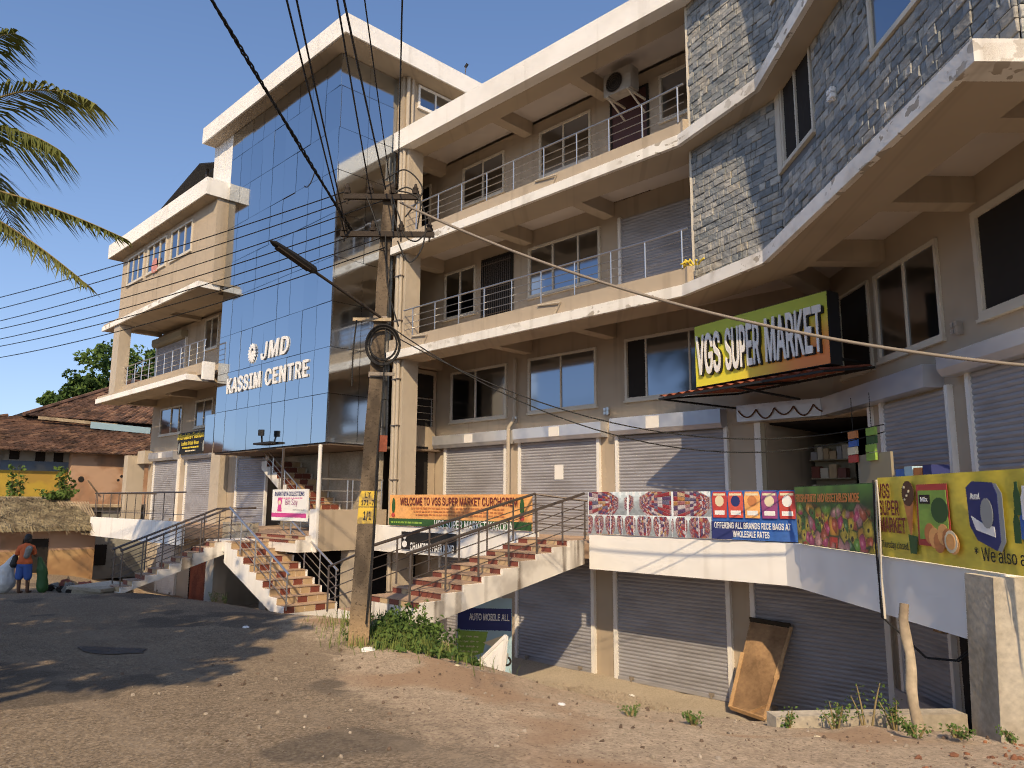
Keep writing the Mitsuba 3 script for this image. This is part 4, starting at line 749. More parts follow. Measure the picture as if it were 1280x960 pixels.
pc = lambda a, z, b=.16: pole_at(z) + CA * a + PN * b
for ps in ([pc(.1, 4.95), pc(.45, 4.85), pc(.62, 4.5), pc(.6, 4.0), pc(.4, 3.75), pc(.2, 4.1)], [pc(.1, 4.9), pc(.3, 5.0), pc(.52, 4.8), pc(.5, 4.3)], [pc(.06, 4.85), pc(.2, 4.5), pc(.3, 4.2), pc(.5, 4.1), pc(.68, 4.3)], [pc(.05, 4.8), pc(.15, 4.4), pc(.22, 4.15)], [pc(-.35, 4.85), pc(-.2, 4.5), pc(-.1, 4.2)], [pc(.1, 2.7), pc(.12, 1.8), pc(.1, .6), pc(.12, -.6), pc(.1, -1.8)], [pc(-.36, 2.8), pc(-.38, 2.3), pc(-.36, 1.75)], [pc(.0, 4.2), pc(.08, 3.4), pc(.3, 2.7)], [pc(-.1, 5.1), pc(.25, 5.3), pc(.55, 4.95), pc(.3, 4.5)]):
    obj('jumper_cable', loop(ps, .013), 'black_paint', pl, smooth=True)
obj('switch_box', MB().box(pole_at(.9)[0] + .1, pole_at(.9)[0] + .2, pole_at(.9)[1] + .02, pole_at(.9)[1] + .14, .75, 1.0), 'rust_red', pl)
L_ = thing('street_lamp', 'dark street lamp on a long slanted arm fixed to the utility pole', 'street lamp'); a0 = pole_at(2.86) + PN * .14; a2 = np.array([-9.45, 4.7, 3.53]); d_ = (a2 - a0) / np.linalg.norm(a2 - a0); ln = np.linalg.norm(a2 - a0); a1 = a0 + d_ * (ln - .80)
obj('arm', MB().tube([a0 - d_ * .1, a0 + d_ * .6, a1], .022, 8), 'arm_iron', L_, smooth=True)
sd = np.cross(d_, [0, 0, 1]); sd /= np.linalg.norm(sd); up_ = np.cross(sd, d_); V = []
for t, w, h in ((0, .035, .03), (.06, .07, .06), (.5, .075, .055), (.92, .06, .035), (1, .02, .012)): c = a1 + d_ * .82 * t; V += [c - sd * w, c - sd * w * .6 + up_ * h, c + sd * w * .6 + up_ * h, c + sd * w, c + sd * w * .7 - up_ * h * .5, c - sd * w * .7 - up_ * h * .5]
obj('lamp_head', MB().add(V, [[6 * i + k, 6 * i + (k + 1) % 6, 6 * i + 6 + (k + 1) % 6, 6 * i + 6 + k] for i in range(4) for k in range(6)] + [[0, 1, 2, 3], [0, 3, 4, 5], [24, 25, 26, 27], [24, 27, 28, 29]]), 'black_paint', L_, smooth=40)
obj('lens', MB().beam(a1 + d_ * .12 - up_ * .035, a1 + d_ * .7 - up_ * .03, .1, .02, up=up_), 'arm_iron', L_)
def wire(p, q, sag, r, label, m='black_paint', group=None, n=28): return solo('overhead_wire', MB().tube(cable(p, q, sag, n), r, 5, cap=False), m, label, 'wire', group, smooth=True)
NP = np.array([-27.6, 2.35, 0])          # the next pole of the line, outside the frame
for k, (z0, o0, z1, o1) in enumerate(((4.95, -.66, 4.95, -.5), (4.92, -.3, 4.7, -.2), (4.9, .2, 4.42, .1), (4.32, -.66, 4.2, -.5), (4.3, -.25, 3.98, -.2), (4.28, .25, 3.85, 0), (4.0, .0, 3.6, .1))):
    wire(pc(o0, z0, .13), NP + CA * o1 + np.array([0, 0, z1]), .22 + .03 * k, .010, ('topmost', 'second highest', 'third highest', 'middle', 'third lowest', 'second lowest', 'lowest')[k] + ' wire of the bundle running left from the pole', group='wires running left from the pole')
BP = np.array([-1.2, -4.6, 0])           # pole behind the camera
for k, (za, oa, u, r) in enumerate(((4.25, -.66, 362, .011), (4.25, -.62, 374, .011), (4.95, -.3, 424, .011), (4.98, -.05, 433, .013), (4.92, .05, 458, .008), (5.0, .15, 503, .010))):
    a = pc(oa, za, .13); d = FW + RT * (u - 640) / _f - UU * (0 - 480) / _f; q = d / np.hypot(d[0], d[1]) * 7.0; far = a + (q - a) * 2.7
    wire(a, far, .12, r, ('leftmost', 'second leftmost', 'third from left', 'fourth from left', 'fifth from left', 'rightmost')[k] + ' wire rising from the pole top out of the photo', group='wires rising from the pole')
a = pc(-.55, 4.28, .13); far = a + (np.array([-8.0, 3.1, 5.68]) - a) * 2.2; s_ = cable(a, far, .05, 120); tw = [s_ + np.stack([.018 * np.cos(np.arange(120) * 1.3 + ph), .018 * np.sin(np.arange(120) * 1.3 + ph), .01 * np.cos(np.arange(120) + ph)], 1) for ph in (0, 2.1, 4.2)]
tc = thing('twisted_cable', 'thick twisted black cable coming down from the upper left to the pole', 'cable')
for q in tw: obj('strand', MB().tube(q, .012, 5, cap=False), 'black_paint', tc, smooth=True)
obj('loose_tail', MB().tube(cable(s_[18], s_[22] + [0, 0, -.45], .1, 8), .008, 5), 'black_paint', tc)
solo('service_cable', MB().tube(cable(pc(.2, 4.75), (3.0, 12.5, 1.35), 1.15, 60), .022, 7, cap=False), 'cable_grey', 'thick pale service cable sagging across the balconies to the right', 'cable', smooth=True)
for k, o in enumerate((0, .12)): wire(pc(.1, 2.75 - o), (-4.4, 12.9, 1.15 + o), 1.0 - .2 * k, .010, ('upper', 'lower')[k] + ' slack black drop wire from the pole to the shop shutter', 'black_paint', group='drop wires to the shop')
for k in range(5):
    s = 2.9 + .05 * k; cb = [PD.at(s + .03 * math.sin(k * 2 + z * 3), .03 + .012 * k, z) for z in np.linspace(.3, -1.42, 12)]; tail = [PD.at(s + .25 + .3 * j, -.2 * j, -1.5 - .35 * math.sin(j * 1.1)) for j in (1, 2, 3)] if k < 2 else []
    solo('hanging_wire', MB().tube(cb + tail, .011, 5), 'frame_cream' if k > 2 else 'black_paint', ('black wire with a tail hanging leftmost on the white platform edge', 'second black wire with a tail on the white platform edge', 'short black wire on the white platform edge', 'pale wire hanging down the white platform edge', 'rightmost pale wire on the white platform edge')[k], 'wire', 'loose wires on the platform edge', smooth=True)
# ------------------------------------------------------------------ foliage
def leaf_cloud(mb, c, rad, n, size, r, hollow=.55, flat_=.0):
    c, rad = np.asarray(c, float), np.asarray(rad, float)
    d = r.normal(size=(n, 3)); d /= np.linalg.norm(d, axis=1, keepdims=True); q = c + d * rad * (hollow + (1 - hollow) * r.random((n, 1)) ** .6)
    a = r.normal(size=(n, 3)) + [0, 0, -.3]; a /= np.linalg.norm(a, axis=1, keepdims=True); b = np.cross(a, r.normal(size=(n, 3)) + [0, 0, 1.2]); b /= np.linalg.norm(b, axis=1, keepdims=True) + 1e-9
    L = size * r.uniform(.6, 1.35, (n, 1)); w = b * L * .32; nrm = np.cross(a, b) * L * .12
    V = np.stack([q - a * L * .5, q + w * 1. - nrm, q + a * L * .5, q - w - nrm], 1).reshape(-1, 3); i = np.arange(n)[:, None] * 4
    mb.add(V, np.vstack([i + [0, 1, 2], i + [0, 2, 3]])); return mb
def tree(label, base, h, crowns, leaf, size, per, seed, group=None, cat='tree', trunk=.22, spread=.5):
    r = np.random.default_rng(seed); t = thing('leafy_tree', label, cat, group); b = np.asarray(base, float); mb = MB(); top = b + [r.normal(0, .3), r.normal(0, .3), h]
    mb.tube([b - [0, 0, .4], b + (top - b) * .5 + [r.normal(0, .15), r.normal(0, .15), 0], top], [trunk, trunk * .75, trunk * .5], 9)
    for c, rad in crowns: mb.tube([top - [0, 0, .5 * r.random()], (top + np.asarray(c)) / 2 + [0, 0, .2], c], [trunk * .42, trunk * .28, trunk * .08], 6)
    obj('trunk', mb, 'bark', t, smooth=True)
    for m_, f in (leaf, .55), (leaf + '_dark' if leaf == 'tree_leaf' else leaf, .45):
        mb = MB()
        for c, rad in crowns:
            for k in range(5 + int(per / 120)):
                d = r.normal(size=3); d /= np.linalg.norm(d); cc = np.asarray(c) + d * np.asarray(rad) * r.uniform(.35, .95); leaf_cloud(mb, cc, np.asarray(rad) * r.uniform(.22, .42), int(per * f / 6), size, r)
        obj('crown', mb, m_, t)
    return t
tree('broad green tree rising behind the tiled roof', (-60, 18.3, -3), 8.5, [((-60, 17.2, 9.6), (2.4, 1.8, 1.7)), ((-60.5, 19.8, 9.9), (2.4, 2.0, 1.8)), ((-60, 15.9, 8.0), (2, 1.5, 1.2)), ((-61, 21.5, 8.8), (2.4, 2.2, 2)), ((-60, 18.2, 7.6), (2.4, 2.4, 1.6)), ((-60, 14.4, 6.7), (1.6, 1.1, .7)), ((-61, 23.5, 7.6), (2, 2, 2)), ((-60, 21.0, 10.2), (2.2, 2.2, 1.8)), ((-60, 24.5, 9.6), (2.2, 2.4, 2.0)), ((-59, 22.5, 7.4), (2, 2, 1.6)), ((-60, 16.6, 7.9), (1.8, 1.6, 1.3))], 'tree_leaf', .34, 620, 11)
# trees across the road, left of and behind the camera: they shade the road
for k, (gx_, gy_, rr, hz) in enumerate(((-10.9, 4.5, 1.7, 4.0), (-13.2, 3.5, 2.1, 4.6), (-14.2, 6.4, 2.2, 4.8), (-17.0, 3.8, 2.2, 5.0), (-17.8, 6.8, 2.3, 4.8), (-20.8, 4.6, 2.4, 5.2), (-21.4, 7.6, 2.2, 5.2), (-24.5, 6.6, 2.0, 5.0))):
    t_ = (hz + 2.3) / .87; c = np.array([gx_ + .75 * t_, gy_ - t_, hz]); q = [(c + np.array([dx, dy, dz]) * rr, np.array([.75, .75, .55]) * rr) for dx, dy, dz in ((0, 0, .15), (.55, .2, -.1), (-.5, .35, 0), (.1, -.6, -.05), (-.2, .6, .1))]
    tree('shade tree across the road, out of view', (c[0] + .2, c[1], zroad(c[0], c[1])), hz + 1.6 - rr * .5, q, 'tree_leaf', .30, 420, 20 + k, 'shade trees across the road', trunk=.16)
# coconut palm at the left edge
pm = thing('coconut_palm', 'coconut palm reaching in from the left edge of the photo', 'palm tree'); PC = np.array([-18.1, 1.55, 6.75])
mb = MB(); mb.tube([(-18.9, .9, -2.7), (-18.75, 1.05, .5), (-18.4, 1.3, 3.8), PC - [0, 0, .1]], [.22, .16, .14, .15], 10); obj('trunk', mb, 'bark', pm, smooth=True)
def frond(c, mid, tip, seed, m, ll=.95, droop=1.05, pairs=70):
    r = np.random.default_rng(seed); c, mid, tip = (np.asarray(x, float) for x in (c, mid, tip)); ts = np.linspace(0, 1, 30)[:, None]; path = (1 - ts) ** 2 * c + 2 * ts * (1 - ts) * mid + ts ** 2 * tip
    f = obj('frond', MB().tube(path, np.linspace(.035, .005, 30), 5), 'leaf_dry', pm, smooth=True); mb = MB()
    for k in range(pairs):
        t = .12 + .87 * k / pairs; p = (1 - t) ** 2 * c + 2 * t * (1 - t) * mid + t * t * tip; d = 2 * (1 - t) * (mid - c) + 2 * t * (tip - mid); d /= np.linalg.norm(d); s = np.cross(d, [0, 0, 1]); s /= np.linalg.norm(s)
        for sg in (-1, 1):
            L = ll * (.35 + 1.1 * math.sin(math.pi * min(.98, t * .8 + .18))) * r.uniform(.7, 1.15); w = .019 * r.uniform(.7, 1.2); o = (s * sg * r.uniform(.55, .8) + d * r.uniform(.45, .75)); o /= np.linalg.norm(o); dz = droop * r.uniform(.75, 1.2)
            q0, q1, q2 = p, p + o * L * .5 + [0, 0, -.10 * L * dz], p + o * L * .95 + [r.normal(0, .05), r.normal(0, .05), -.44 * L * dz]; wv = np.cross(o, [0, 0, 1]); wv = wv / (np.linalg.norm(wv) + 1e-9) * w + np.array([0, 0, w * .5])
            mb.add([q0 - wv * .5, q0 + wv * .5, q1 + wv, q1 - wv, q2], [[0, 1, 2], [0, 2, 3], [3, 2, 4]])
    obj('leaflets', mb, m, f, kind='stuff')
frond(PC, (-16.95, 2.8, 8.7), (-15.75, 4.0, 7.75), 1, 'palm_leaf_yellow'); frond(PC, (-17.2, 2.5, 7.75), (-16.15, 3.55, 6.75), 2, 'palm_leaf', droop=1.3); frond(PC + [0, 0, -.5], (-16.7, 3.0, 6.0), (-15.15, 4.6, 4.95), 3, 'palm_leaf', .55); frond(PC + [0, 0, -.7], (-17.0, 2.8, 5.6), (-15.62, 4.15, 4.0), 4, 'palm_leaf_yellow', .6)
frond(PC + [0, 0, .2], (-17.9, 1.7, 9.1), (-17.0, 2.75, 9.3), 5, 'palm_leaf', droop=1.2)
for k in range(7): a = 2.4 + k * .62; frond(PC, PC + [1.5 * math.cos(a), 1.5 * math.sin(a), .9], PC + [3.2 * math.cos(a), 3.2 * math.sin(a), -.5 - .25 * (k % 3)], 10 + k, 'palm_leaf', pairs=50)
for k in range(4): obj('coconut', (lambda m: (m.vertices * [.13, .13, .16] + PC + [.2 * math.cos(k * 1.6), .2 * math.sin(k * 1.6), -.28], m.faces))(trimesh.creation.icosphere(subdivisions=2)), 'leaf_dry', pm, smooth=True)
# ------------------------------------------------------------------ old tiled house, thatched hut and shed
def patchy(a, b, c):
    def fn(p, n, uv):
        k = fbm(p.x * 1.1, p.y * 1.1, p.z * 1.1, 4); s = fbm(p.y * 3.1, p.z * .5, 2., 3); z = smoothstep(.55, .75, k * .6 + s * .4)
        return mix(mix(a, b, smoothstep(.4, .62, k)), c, z * .8)
    return mikit.proc(fn)
bumped('mud_pink', patchy((.50, .33, .225), (.40, .23, .14), (.24, .17, .12)), grain(5), .03, .95); bumped('mud_ochre', patchy((.46, .30, .15), (.34, .20, .10), (.22, .14, .085)), grain(5), .03, .95)
flat('wall_blue', patchy((.12, .17, .24), (.20, .22, .23), (.08, .08, .085)), .9); flat('wall_yellow', patchy((.48, .34, .055), (.40, .26, .06), (.22, .16, .08)), .9); flat('wall_grey_old', patchy((.30, .30, .27), (.22, .22, .20), (.12, .11, .10)), .9)
for i, c in enumerate(((.17, .10, .072), (.22, .125, .085), (.10, .064, .05), (.29, .175, .115))): flat(f'roof_tile_{i}', conc(c, tuple(x * .55 for x in c)), .9)
H = thing('old_house', 'old house with two tier clay tile roof and peeling yellow and pink walls', 'house'); HF = Frame((-42.6, 0), (0, 1), (1, 0))
mb = MB(); HF.box(mb, 11.2, 24, -8, 0, -3.4, 2.5); obj('wall', mb, 'mud_pink', H, label='pink plaster wall'); mb = MB(); HF.box(mb, 1.5, 11.19, -8, -.45, -3.4, 1.38); obj('wall', mb, 'wall_yellow', H, label='yellow lower wall'); mb = MB(); HF.box(mb, 1.5, 11.19, -8, -.45, 1.382, 1.85); obj('wall', mb, 'wall_blue', H, label='blue painted band'); mb = MB(); HF.box(mb, 1.5, 11.19, -8, -.45, 1.852, 2.5); obj('wall', mb, 'wall_grey_old', H, label='grey upper wall')
mb = MB(); HF.box(mb, 13.9, 14.6, .002, .03, -.5, 1.25); obj('door', mb, 'dark_interior', H)
for a, z in ((8.6, 1.9), (9.7, 1.85), (10.5, 1.85)): mb = MB(); HF.box(mb, a, a + .42, -.448, -.42, z, z + .45); obj('window', mb, 'dark_interior', H)
for a, z, q in ((11.7, 1.0, .14), (13.6, 1.2, .07), (13.45, 1.0, .06)): obj('wall_hole', MB().prism(ell(0, 0, .01, .01, 5), 0, .01) if False else flatshape(ell(a, z, q, q * 1.1, 10), HF, .003, .02), 'dark_interior', H)
mb = MB(); HF.box(mb, 11.2, 24, .002, .12, -.42, -.3); obj('ledge', mb, 'mud_ochre', H); mb = MB().beam(HF.at(12.0, .1, .95), HF.at(12.55, .1, .25), .06, .06); obj('prop', mb, 'bark', H)
def tiled(face, e0, e1, t0, t1, rows, seed):
    """courses of separate curved clay tiles between an eave e0-e1 and a top edge t0-t1"""
    r = np.random.default_rng(seed); e0, e1, t0, t1 = (np.asarray(x, float) for x in (e0, e1, t0, t1)); mbs = [MB() for _ in range(4)]; nrm = np.cross(e1 - e0, t0 - e0); nrm /= np.linalg.norm(nrm); nrm *= np.sign(nrm[2])
    for k in range(rows):
        a0, a1, b0, b1 = (e0 + (t0 - e0) * k / rows, e1 + (t1 - e1) * k / rows, e0 + (t0 - e0) * (k + 1.25) / rows, e1 + (t1 - e1) * (k + 1.25) / rows); n = max(1, int(np.linalg.norm(a1 - a0) / .26))
        for i in range(n):
            if r.random() < .012: continue
            u, v = (i + .04 + (k % 2) * .5) / (n + .5), (i + .96 + (k % 2) * .5) / (n + .5); j = r.normal(0, .008); p = [a0 + (a1 - a0) * u, a0 + (a1 - a0) * v, b0 + (b1 - b0) * v, b0 + (b1 - b0) * u]; mid0, mid1 = (p[0] + p[1]) / 2, (p[2] + p[3]) / 2
            h0 = nrm * (.075 + j); V = [p[0] + nrm * .02, mid0 + h0, p[1] + nrm * .02, p[3], mid1 + nrm * .045, p[2], p[0] - nrm * .01, mid0 + nrm * .03, p[1] - nrm * .01]
            mbs[int(r.choice(4, p=[.4, .3, .2, .1]))].add(V, [[0, 1, 4], [0, 4, 3], [1, 2, 5], [1, 5, 4], [6, 7, 1], [6, 1, 0], [7, 8, 2], [7, 2, 1]])
    for i, mb in enumerate(mbs):
        if mb.n: obj('roof_tiles', mb, f'roof_tile_{i}', face, kind='stuff')
rf = obj('roof', MB().add([(-42, 1.2, 2.28), (-42, 24, 2.28), (-44.3, 24, 4.05), (-44.3, 8.6, 4.05), (-60, 1.2, 2.28), (-60, 8.6, 4.05)], [[0, 1, 2], [0, 2, 3], [0, 3, 5], [0, 5, 4]]), 'roof_tile_2', H)
tiled(rf, (-42, 1.2, 2.3), (-42, 24, 2.3), (-44.3, 8.6, 4.08), (-44.3, 24, 4.08), 12, 1)
ru = obj('upper_roof', MB().add([(-43.9, 9.2, 4.12), (-43.9, 24, 4.15), (-47.5, 24, 6.9), (-47.5, 15.4, 6.9), (-60, 9.2, 4.12), (-60, 15.4, 6.9)], [[0, 1, 2], [0, 2, 3], [0, 3, 5], [0, 5, 4]]), 'roof_tile_2', H)
tiled(ru, (-43.85, 9.25, 4.14), (-43.85, 24, 4.17), (-47.5, 15.4, 6.95), (-47.5, 24, 6.95), 16, 2)
obj('ridge', MB().tube([(-43.85, 9.2, 4.2), (-47.5, 15.4, 7.0), (-47.5, 24, 7.0)], .11, 6), 'roof_tile_0', H); obj('ridge', MB().tube([(-42, 1.2, 2.36), (-44.3, 8.6, 4.12)], .1, 6), 'roof_tile_1', H)
obj('fascia_plank', MB().beam((-43.7, 9.8, 4.06), (-43.7, 13.5, 3.95), .06, .16), 'bare_wood', H); obj('tin_strip', MB().beam((-43.6, 12.2, 3.86), (-43.6, 15.2, 3.76), .05, .34), 'ink_sky', H); obj('attic', MB().box(-48, -44.2, 9.4, 24, 3.9, 4.4), 'dark_interior', H)
K = thing('thatched_hut', 'low mud walled hut with a shaggy palm thatch roof', 'hut'); KF = Frame((-33.6, 0), (0, 1), (1, 0))
mb = MB(); KF.box(mb, 3, 9.95, -4, 0, -3.5, -1.95); obj('wall', mb, 'mud_ochre', K); mb = MB(); KF.box(mb, 3, 9.95, -4, -.02, -1.948, -1.0); obj('wall', mb, 'mud_pink', K)
mb = MB(); KF.box(mb, 7.45, 8.3, .003, .03, -2.75, -1.5); obj('doorway', mb, 'dark_interior', K)
def thatchcol(p, n, uv): return mix((.33, .275, .17), (.17, .135, .085), smoothstep(.4, .7, fbm(p.x * 3, p.y * 3, p.z * 3, 4))) * (.7 + .6 * noise(p.y * 30, p.x * 5, p.z * 5))
flat('thatch', mikit.proc(thatchcol), .95)
th = obj('thatch_roof', MB().hexa([[-32.95, 3, -1.2], [-32.95, 9.95, -1.2], [-36.0, 9.3, -.1], [-36.0, 3, -.1], [-32.95, 3, -1.02], [-32.95, 9.95, -1.02], [-36.0, 9.3, .1], [-36.0, 3, .1]]), 'thatch', K)
r = np.random.default_rng(5); mb = MB()
for k in range(5200):
    u = r.random() ** .8; y = r.uniform(3, 9.95 - .6 * u); p = np.array([-32.9 - 3.0 * u, y, -1.03 + 1.12 * u]); d = np.array([.8, r.normal(0, .35), -.42 + r.normal(0, .22)]); d /= np.linalg.norm(d); L = r.uniform(.25, .6); w = r.uniform(.008, .02); mb.add([p + [0, -w, .02], p + [0, w, .02], p + d * L + [0, w * .4, .03], p + d * L + [0, -w * .4, .03]], [[0, 1, 2, 3]])
obj('thatch_straw', mb, 'thatch', th, kind='stuff'); mb = MB()
for k in range(12): mb.beam((-33.0 + .01 * k, 9.3 + .07 * k, -1.35 - .01 * k), (-35.2, 8.9 + .1 * k, -.1), .05, .03)
obj('thatch_edge', mb, 'bare_wood', th, kind='stuff')
Z_ = thing('grey_shed', 'small grey plastered shed with dark openings between the hut and the platform', 'shed'); ZF = Frame((-37.5, 0), (0, 1), (1, 0)); mb = MB(); ZF.box(mb, 9.9, 14, -3, 0, -3.5, -.35); obj('wall', mb, 'wall_grey_old', Z_)
for a, b, c, d in ((10.9, 11.25, -1.2, -.55), (11.5, 12.0, -1.3, -.85), (10.5, 11.6, -2.9, -2.0)): mb = MB(); ZF.box(mb, a, b, .002, .03, c, d); obj('opening', mb, 'dark_interior', Z_)
obj('roof', MB().box(-40.6, -37.2, 9.7, 14.2, -.345, -.22), 'bare_wood', Z_)
def plant(name, label, base, h, n, spread, size, seed, leaf='tree_leaf', group=None, stem='bark', cat='plant'):
    r = np.random.default_rng(seed); t = thing(name, label, cat, group); b = np.asarray(base, float); sm = MB(); lm = MB()
    for k in range(n):
        a = r.uniform(0, 6.28); tip = b + [math.cos(a) * spread * r.random() ** .5, math.sin(a) * spread * r.random() ** .5, h * r.uniform(.6, 1.05)]; st = b + (tip - b) * [.25, .25, 0]; sm.tube([st, (st + tip) / 2 + [0, 0, .08 * h], tip], [.012, .009, .004], 4)
        for f in np.linspace(.35, 1, 5): leaf_cloud(lm, st + (tip - st) * f, (spread * .3 + .03, spread * .3 + .03, .06 * h + .02), 5, size, r, .2)
    obj('stem', sm, stem, t, kind='stuff'); obj('foliage', lm, leaf, t); return t
plant('sapling', 'young green sapling before the yellow wall', (-38.5, 8.0, -.8), 2.1, 9, .4, .2, 1); plant('sapling', 'green sapling at the corner of the yellow and pink walls', (-38.5, 9.9, -.8), 2.2, 12, .42, .2, 2); plant('creeper', 'green creeper sprawling over the top of the thatch', (-35.7, 8.9, -.1), .45, 11, .8, .17, 3)
# ------------------------------------------------------------------ person with sacks
def limbs(bones, ref=.022):
    body = m3.Manifold()
    for (p, rp), (q, rq) in bones:
        a = m3.Manifold.sphere(rp, 14).translate(tuple(map(float, p))); b = m3.Manifold.sphere(rq, 14).translate(tuple(map(float, q))); body += m3.Manifold.batch_hull([a, b])
    m = body.refine_to_length(ref).to_mesh(); t = trimesh.Trimesh(m.vert_properties[:, :3], m.tri_verts, process=True); trimesh.smoothing.filter_taubin(t, iterations=8); return np.array(t.vertices), np.array(t.faces)
flat('skin', (.115, .06, .038), .6); flat('shirt_orange', (.62, .135, .04), .8); flat('shorts_blue', (.05, .11, .34), .8); flat('hair_black', (.015, .013, .012), .5); flat('sack_white', wear((.62, .63, .62), (.36, .37, .36), .6, 3, .3), .6)
G0 = np.array([-25.3, 5.7, 0]); G0[2] = zroad(-25.3, 5.7); fx = np.array([-.75, .66, 0]); rx = np.array([.66, .75, 0])   # facing away; right hand to the right
J = lambda s, f, z: G0 + rx * s + fx * f + np.array([0, 0, z])
pe = thing('person', 'person seen from behind in an orange shirt and blue shorts, carrying sacks', 'person')
Bn = [((J(-.09, 0, .07), .045), (J(-.095, -.02, .42), .058)), ((J(-.095, -.02, .42), .06), (J(-.085, 0, .80), .088)), ((J(.10, .09, .07), .045), (J(.10, .06, .42), .058)), ((J(.10, .06, .42), .06), (J(.085, 0, .80), .088)), ((J(-.09, .02, .035), .035), (J(-.09, .17, .03), .028)), ((J(.10, .11, .035), .035), (J(.11, .26, .03), .028)),
      ((J(-.07, 0, .85), .12), (J(.07, 0, .85), .12)), ((J(0, 0, .88), .13), (J(0, .02, 1.12), .125)), ((J(-.08, .03, 1.25), .10), (J(.08, .03, 1.25), .10)), ((J(0, .02, 1.1), .13), (J(0, .03, 1.28), .12)), ((J(0, .03, 1.3), .06), (J(0, .06, 1.42), .05)),
      ((J(-.17, .03, 1.27), .055), (J(-.25, 0, 1.02), .043)), ((J(-.25, 0, 1.02), .042), (J(-.30, .10, .80), .03)), ((J(.17, .03, 1.27), .055), (J(.24, .08, 1.05), .043)), ((J(.24, .08, 1.05), .042), (J(.16, .24, 1.16), .03)), ((J(0, .07, 1.46), .082), (J(0, .09, 1.53), .085))]
for k in range(4): Bn.append(((J(-.30 + .014 * k, .10, .79), .014), (J(-.305 + .016 * k, .115, .70 + .006 * abs(k - 1)), .009)))
Bn.append(((J(-.29, .12, .79), .014), (J(-.25, .15, .745), .010)))
for k in range(4): Bn.append(((J(.15, .25, 1.15 + .014 * k), .013), (J(.09, .30, 1.16 + .015 * k), .009)))
Bn += [((J(.0, .175, 1.50), .014), (J(0, .185, 1.48), .016)), ((J(-.088, .09, 1.50), .016), (J(-.09, .085, 1.47), .013)), ((J(.088, .09, 1.50), .016), (J(.09, .085, 1.47), .013))]
obj('body', limbs(Bn, .018), 'skin', pe, smooth=True)
obj('shirt', limbs([((J(-.07, 0, .86), .142), (J(.07, 0, .86), .142)), ((J(0, 0, .9), .155), (J(0, .02, 1.14), .148)), ((J(-.09, .03, 1.25), .118), (J(.09, .03, 1.25), .118)), ((J(0, .02, 1.1), .15), (J(0, .03, 1.28), .13)), ((J(-.17, .03, 1.27), .075), (J(-.22, .01, 1.10), .068)), ((J(.17, .03, 1.27), .075), (J(.215, .06, 1.12), .068))]), 'shirt_orange', pe, smooth=True)
obj('shorts', limbs([((J(-.07, 0, .80), .135), (J(.07, 0, .80), .135)), ((J(-.09, 0, .78), .12), (J(-.10, -.01, .46), .105)), ((J(.09, 0, .78), .12), (J(.105, .04, .46), .105))]), 'shorts_blue', pe, smooth=True)
obj('hair', limbs([((J(0, .055, 1.50), .092), (J(0, .075, 1.56), .092)), ((J(-.03, .04, 1.44), .06), (J(.03, .04, 1.44), .06))]), 'hair_black', pe, smooth=True)
def blob(pts, seed, amp=.05):
    v, f = limbs(pts, .05); nn = meshkit.fbm(v * 5 + seed, 3, seed) - .5; c = v.mean(0); d = v - c; d /= np.linalg.norm(d, axis=1, keepdims=True) + 1e-9; return v + d * nn[:, None] * amp * 2, f
solo('carrying_sack', blob([((J(-.52, .05, .30), .27), (J(-.50, .05, .62), .20)), ((J(-.50, .05, .62), .2), (J(-.34, .10, 1.02), .06))], 1), 'sack_white', 'big white sack held at the side of the person', 'sack', smooth=True)
solo('shoulder_bag', blob([((J(-.24, -.08, .82), .10), (J(-.22, -.08, 1.0), .08))], 2, .02), 'black_paint', 'black bag between the person and the white sack', 'bag', smooth=True)
solo('green_sack', blob([((J(.42, .25, .15), .15), (J(.40, .22, .62), .13)), ((J(.40, .22, .62), .13), (J(.30, .2, .95), .06))], 3), 'ink_green', 'green sack standing to the right of the person', 'sack', smooth=True)
solo('back_bag', blob([((J(.12, -.14, 1.05), .08), (J(.17, -.14, 1.25), .09))], 4, .03), 'wall_grey_old', 'grey green bag on the back of the person', 'bag', smooth=True)
# ------------------------------------------------------------------ roadside things
solo('drain_box', MB().hexa([[-22.5, 6.2, -2.7], [-21.3, 6.6, -2.7], [-21.8, 7.5, -2.7], [-23.2, 7.3, -2.7], [-22.5, 6.2, -2.32], [-21.3, 6.6, -2.32], [-21.8, 7.5, -2.32], [-23.2, 7.3, -2.32]]).hexa([[-22.6, 6.1, -2.318], [-21.2, 6.5, -2.318], [-21.7, 7.6, -2.318], [-23.3, 7.4, -2.318], [-22.6, 6.1, -2.24], [-21.2, 6.5, -2.24], [-21.7, 7.6, -2.24], [-23.3, 7.4, -2.24]]), 'concrete_old', 'low concrete drain box with a slab lid at the foot of the far stair', 'drain box')
rb = thing('rubble_heap', 'dark heap of rubble and rags beside the drain box', 'rubble', kind=None); r = np.random.default_rng(9)
for k in range(16): c = np.array([-25.6 + r.normal(0, .6), 7.0 + r.normal(0, .25), 0]); c[2] = zroad(c[0], c[1]) + .08; v = trimesh.creation.icosphere(subdivisions=1); obj('lump', (v.vertices * r.uniform(.08, .24, 3) * (1 + .3 * r.normal(size=(len(v.vertices), 1))) + c, v.faces), ['mud_ochre', 'dark_interior', 'wall_grey_old', 'rust_red'][k % 4], rb)
def wpost(): 
    b = np.array([-2.62, 8.0, 0]); b[2] = float(zg(b[0], b[1])) - .1; top = np.array([-2.72, 8.15, -.97]); n = 9; ts = np.linspace(0, 1, n)[:, None]; q = b + (top - b) * ts; q[:, 0] += .018 * np.sin(np.arange(n) * 1.7); q[:, 1] += .014 * np.cos(np.arange(n) * 2.1); return MB().tube(q, .052 + .005 * np.sin(np.arange(n) * 2.3) - .008 * ts[:, 0], 10)
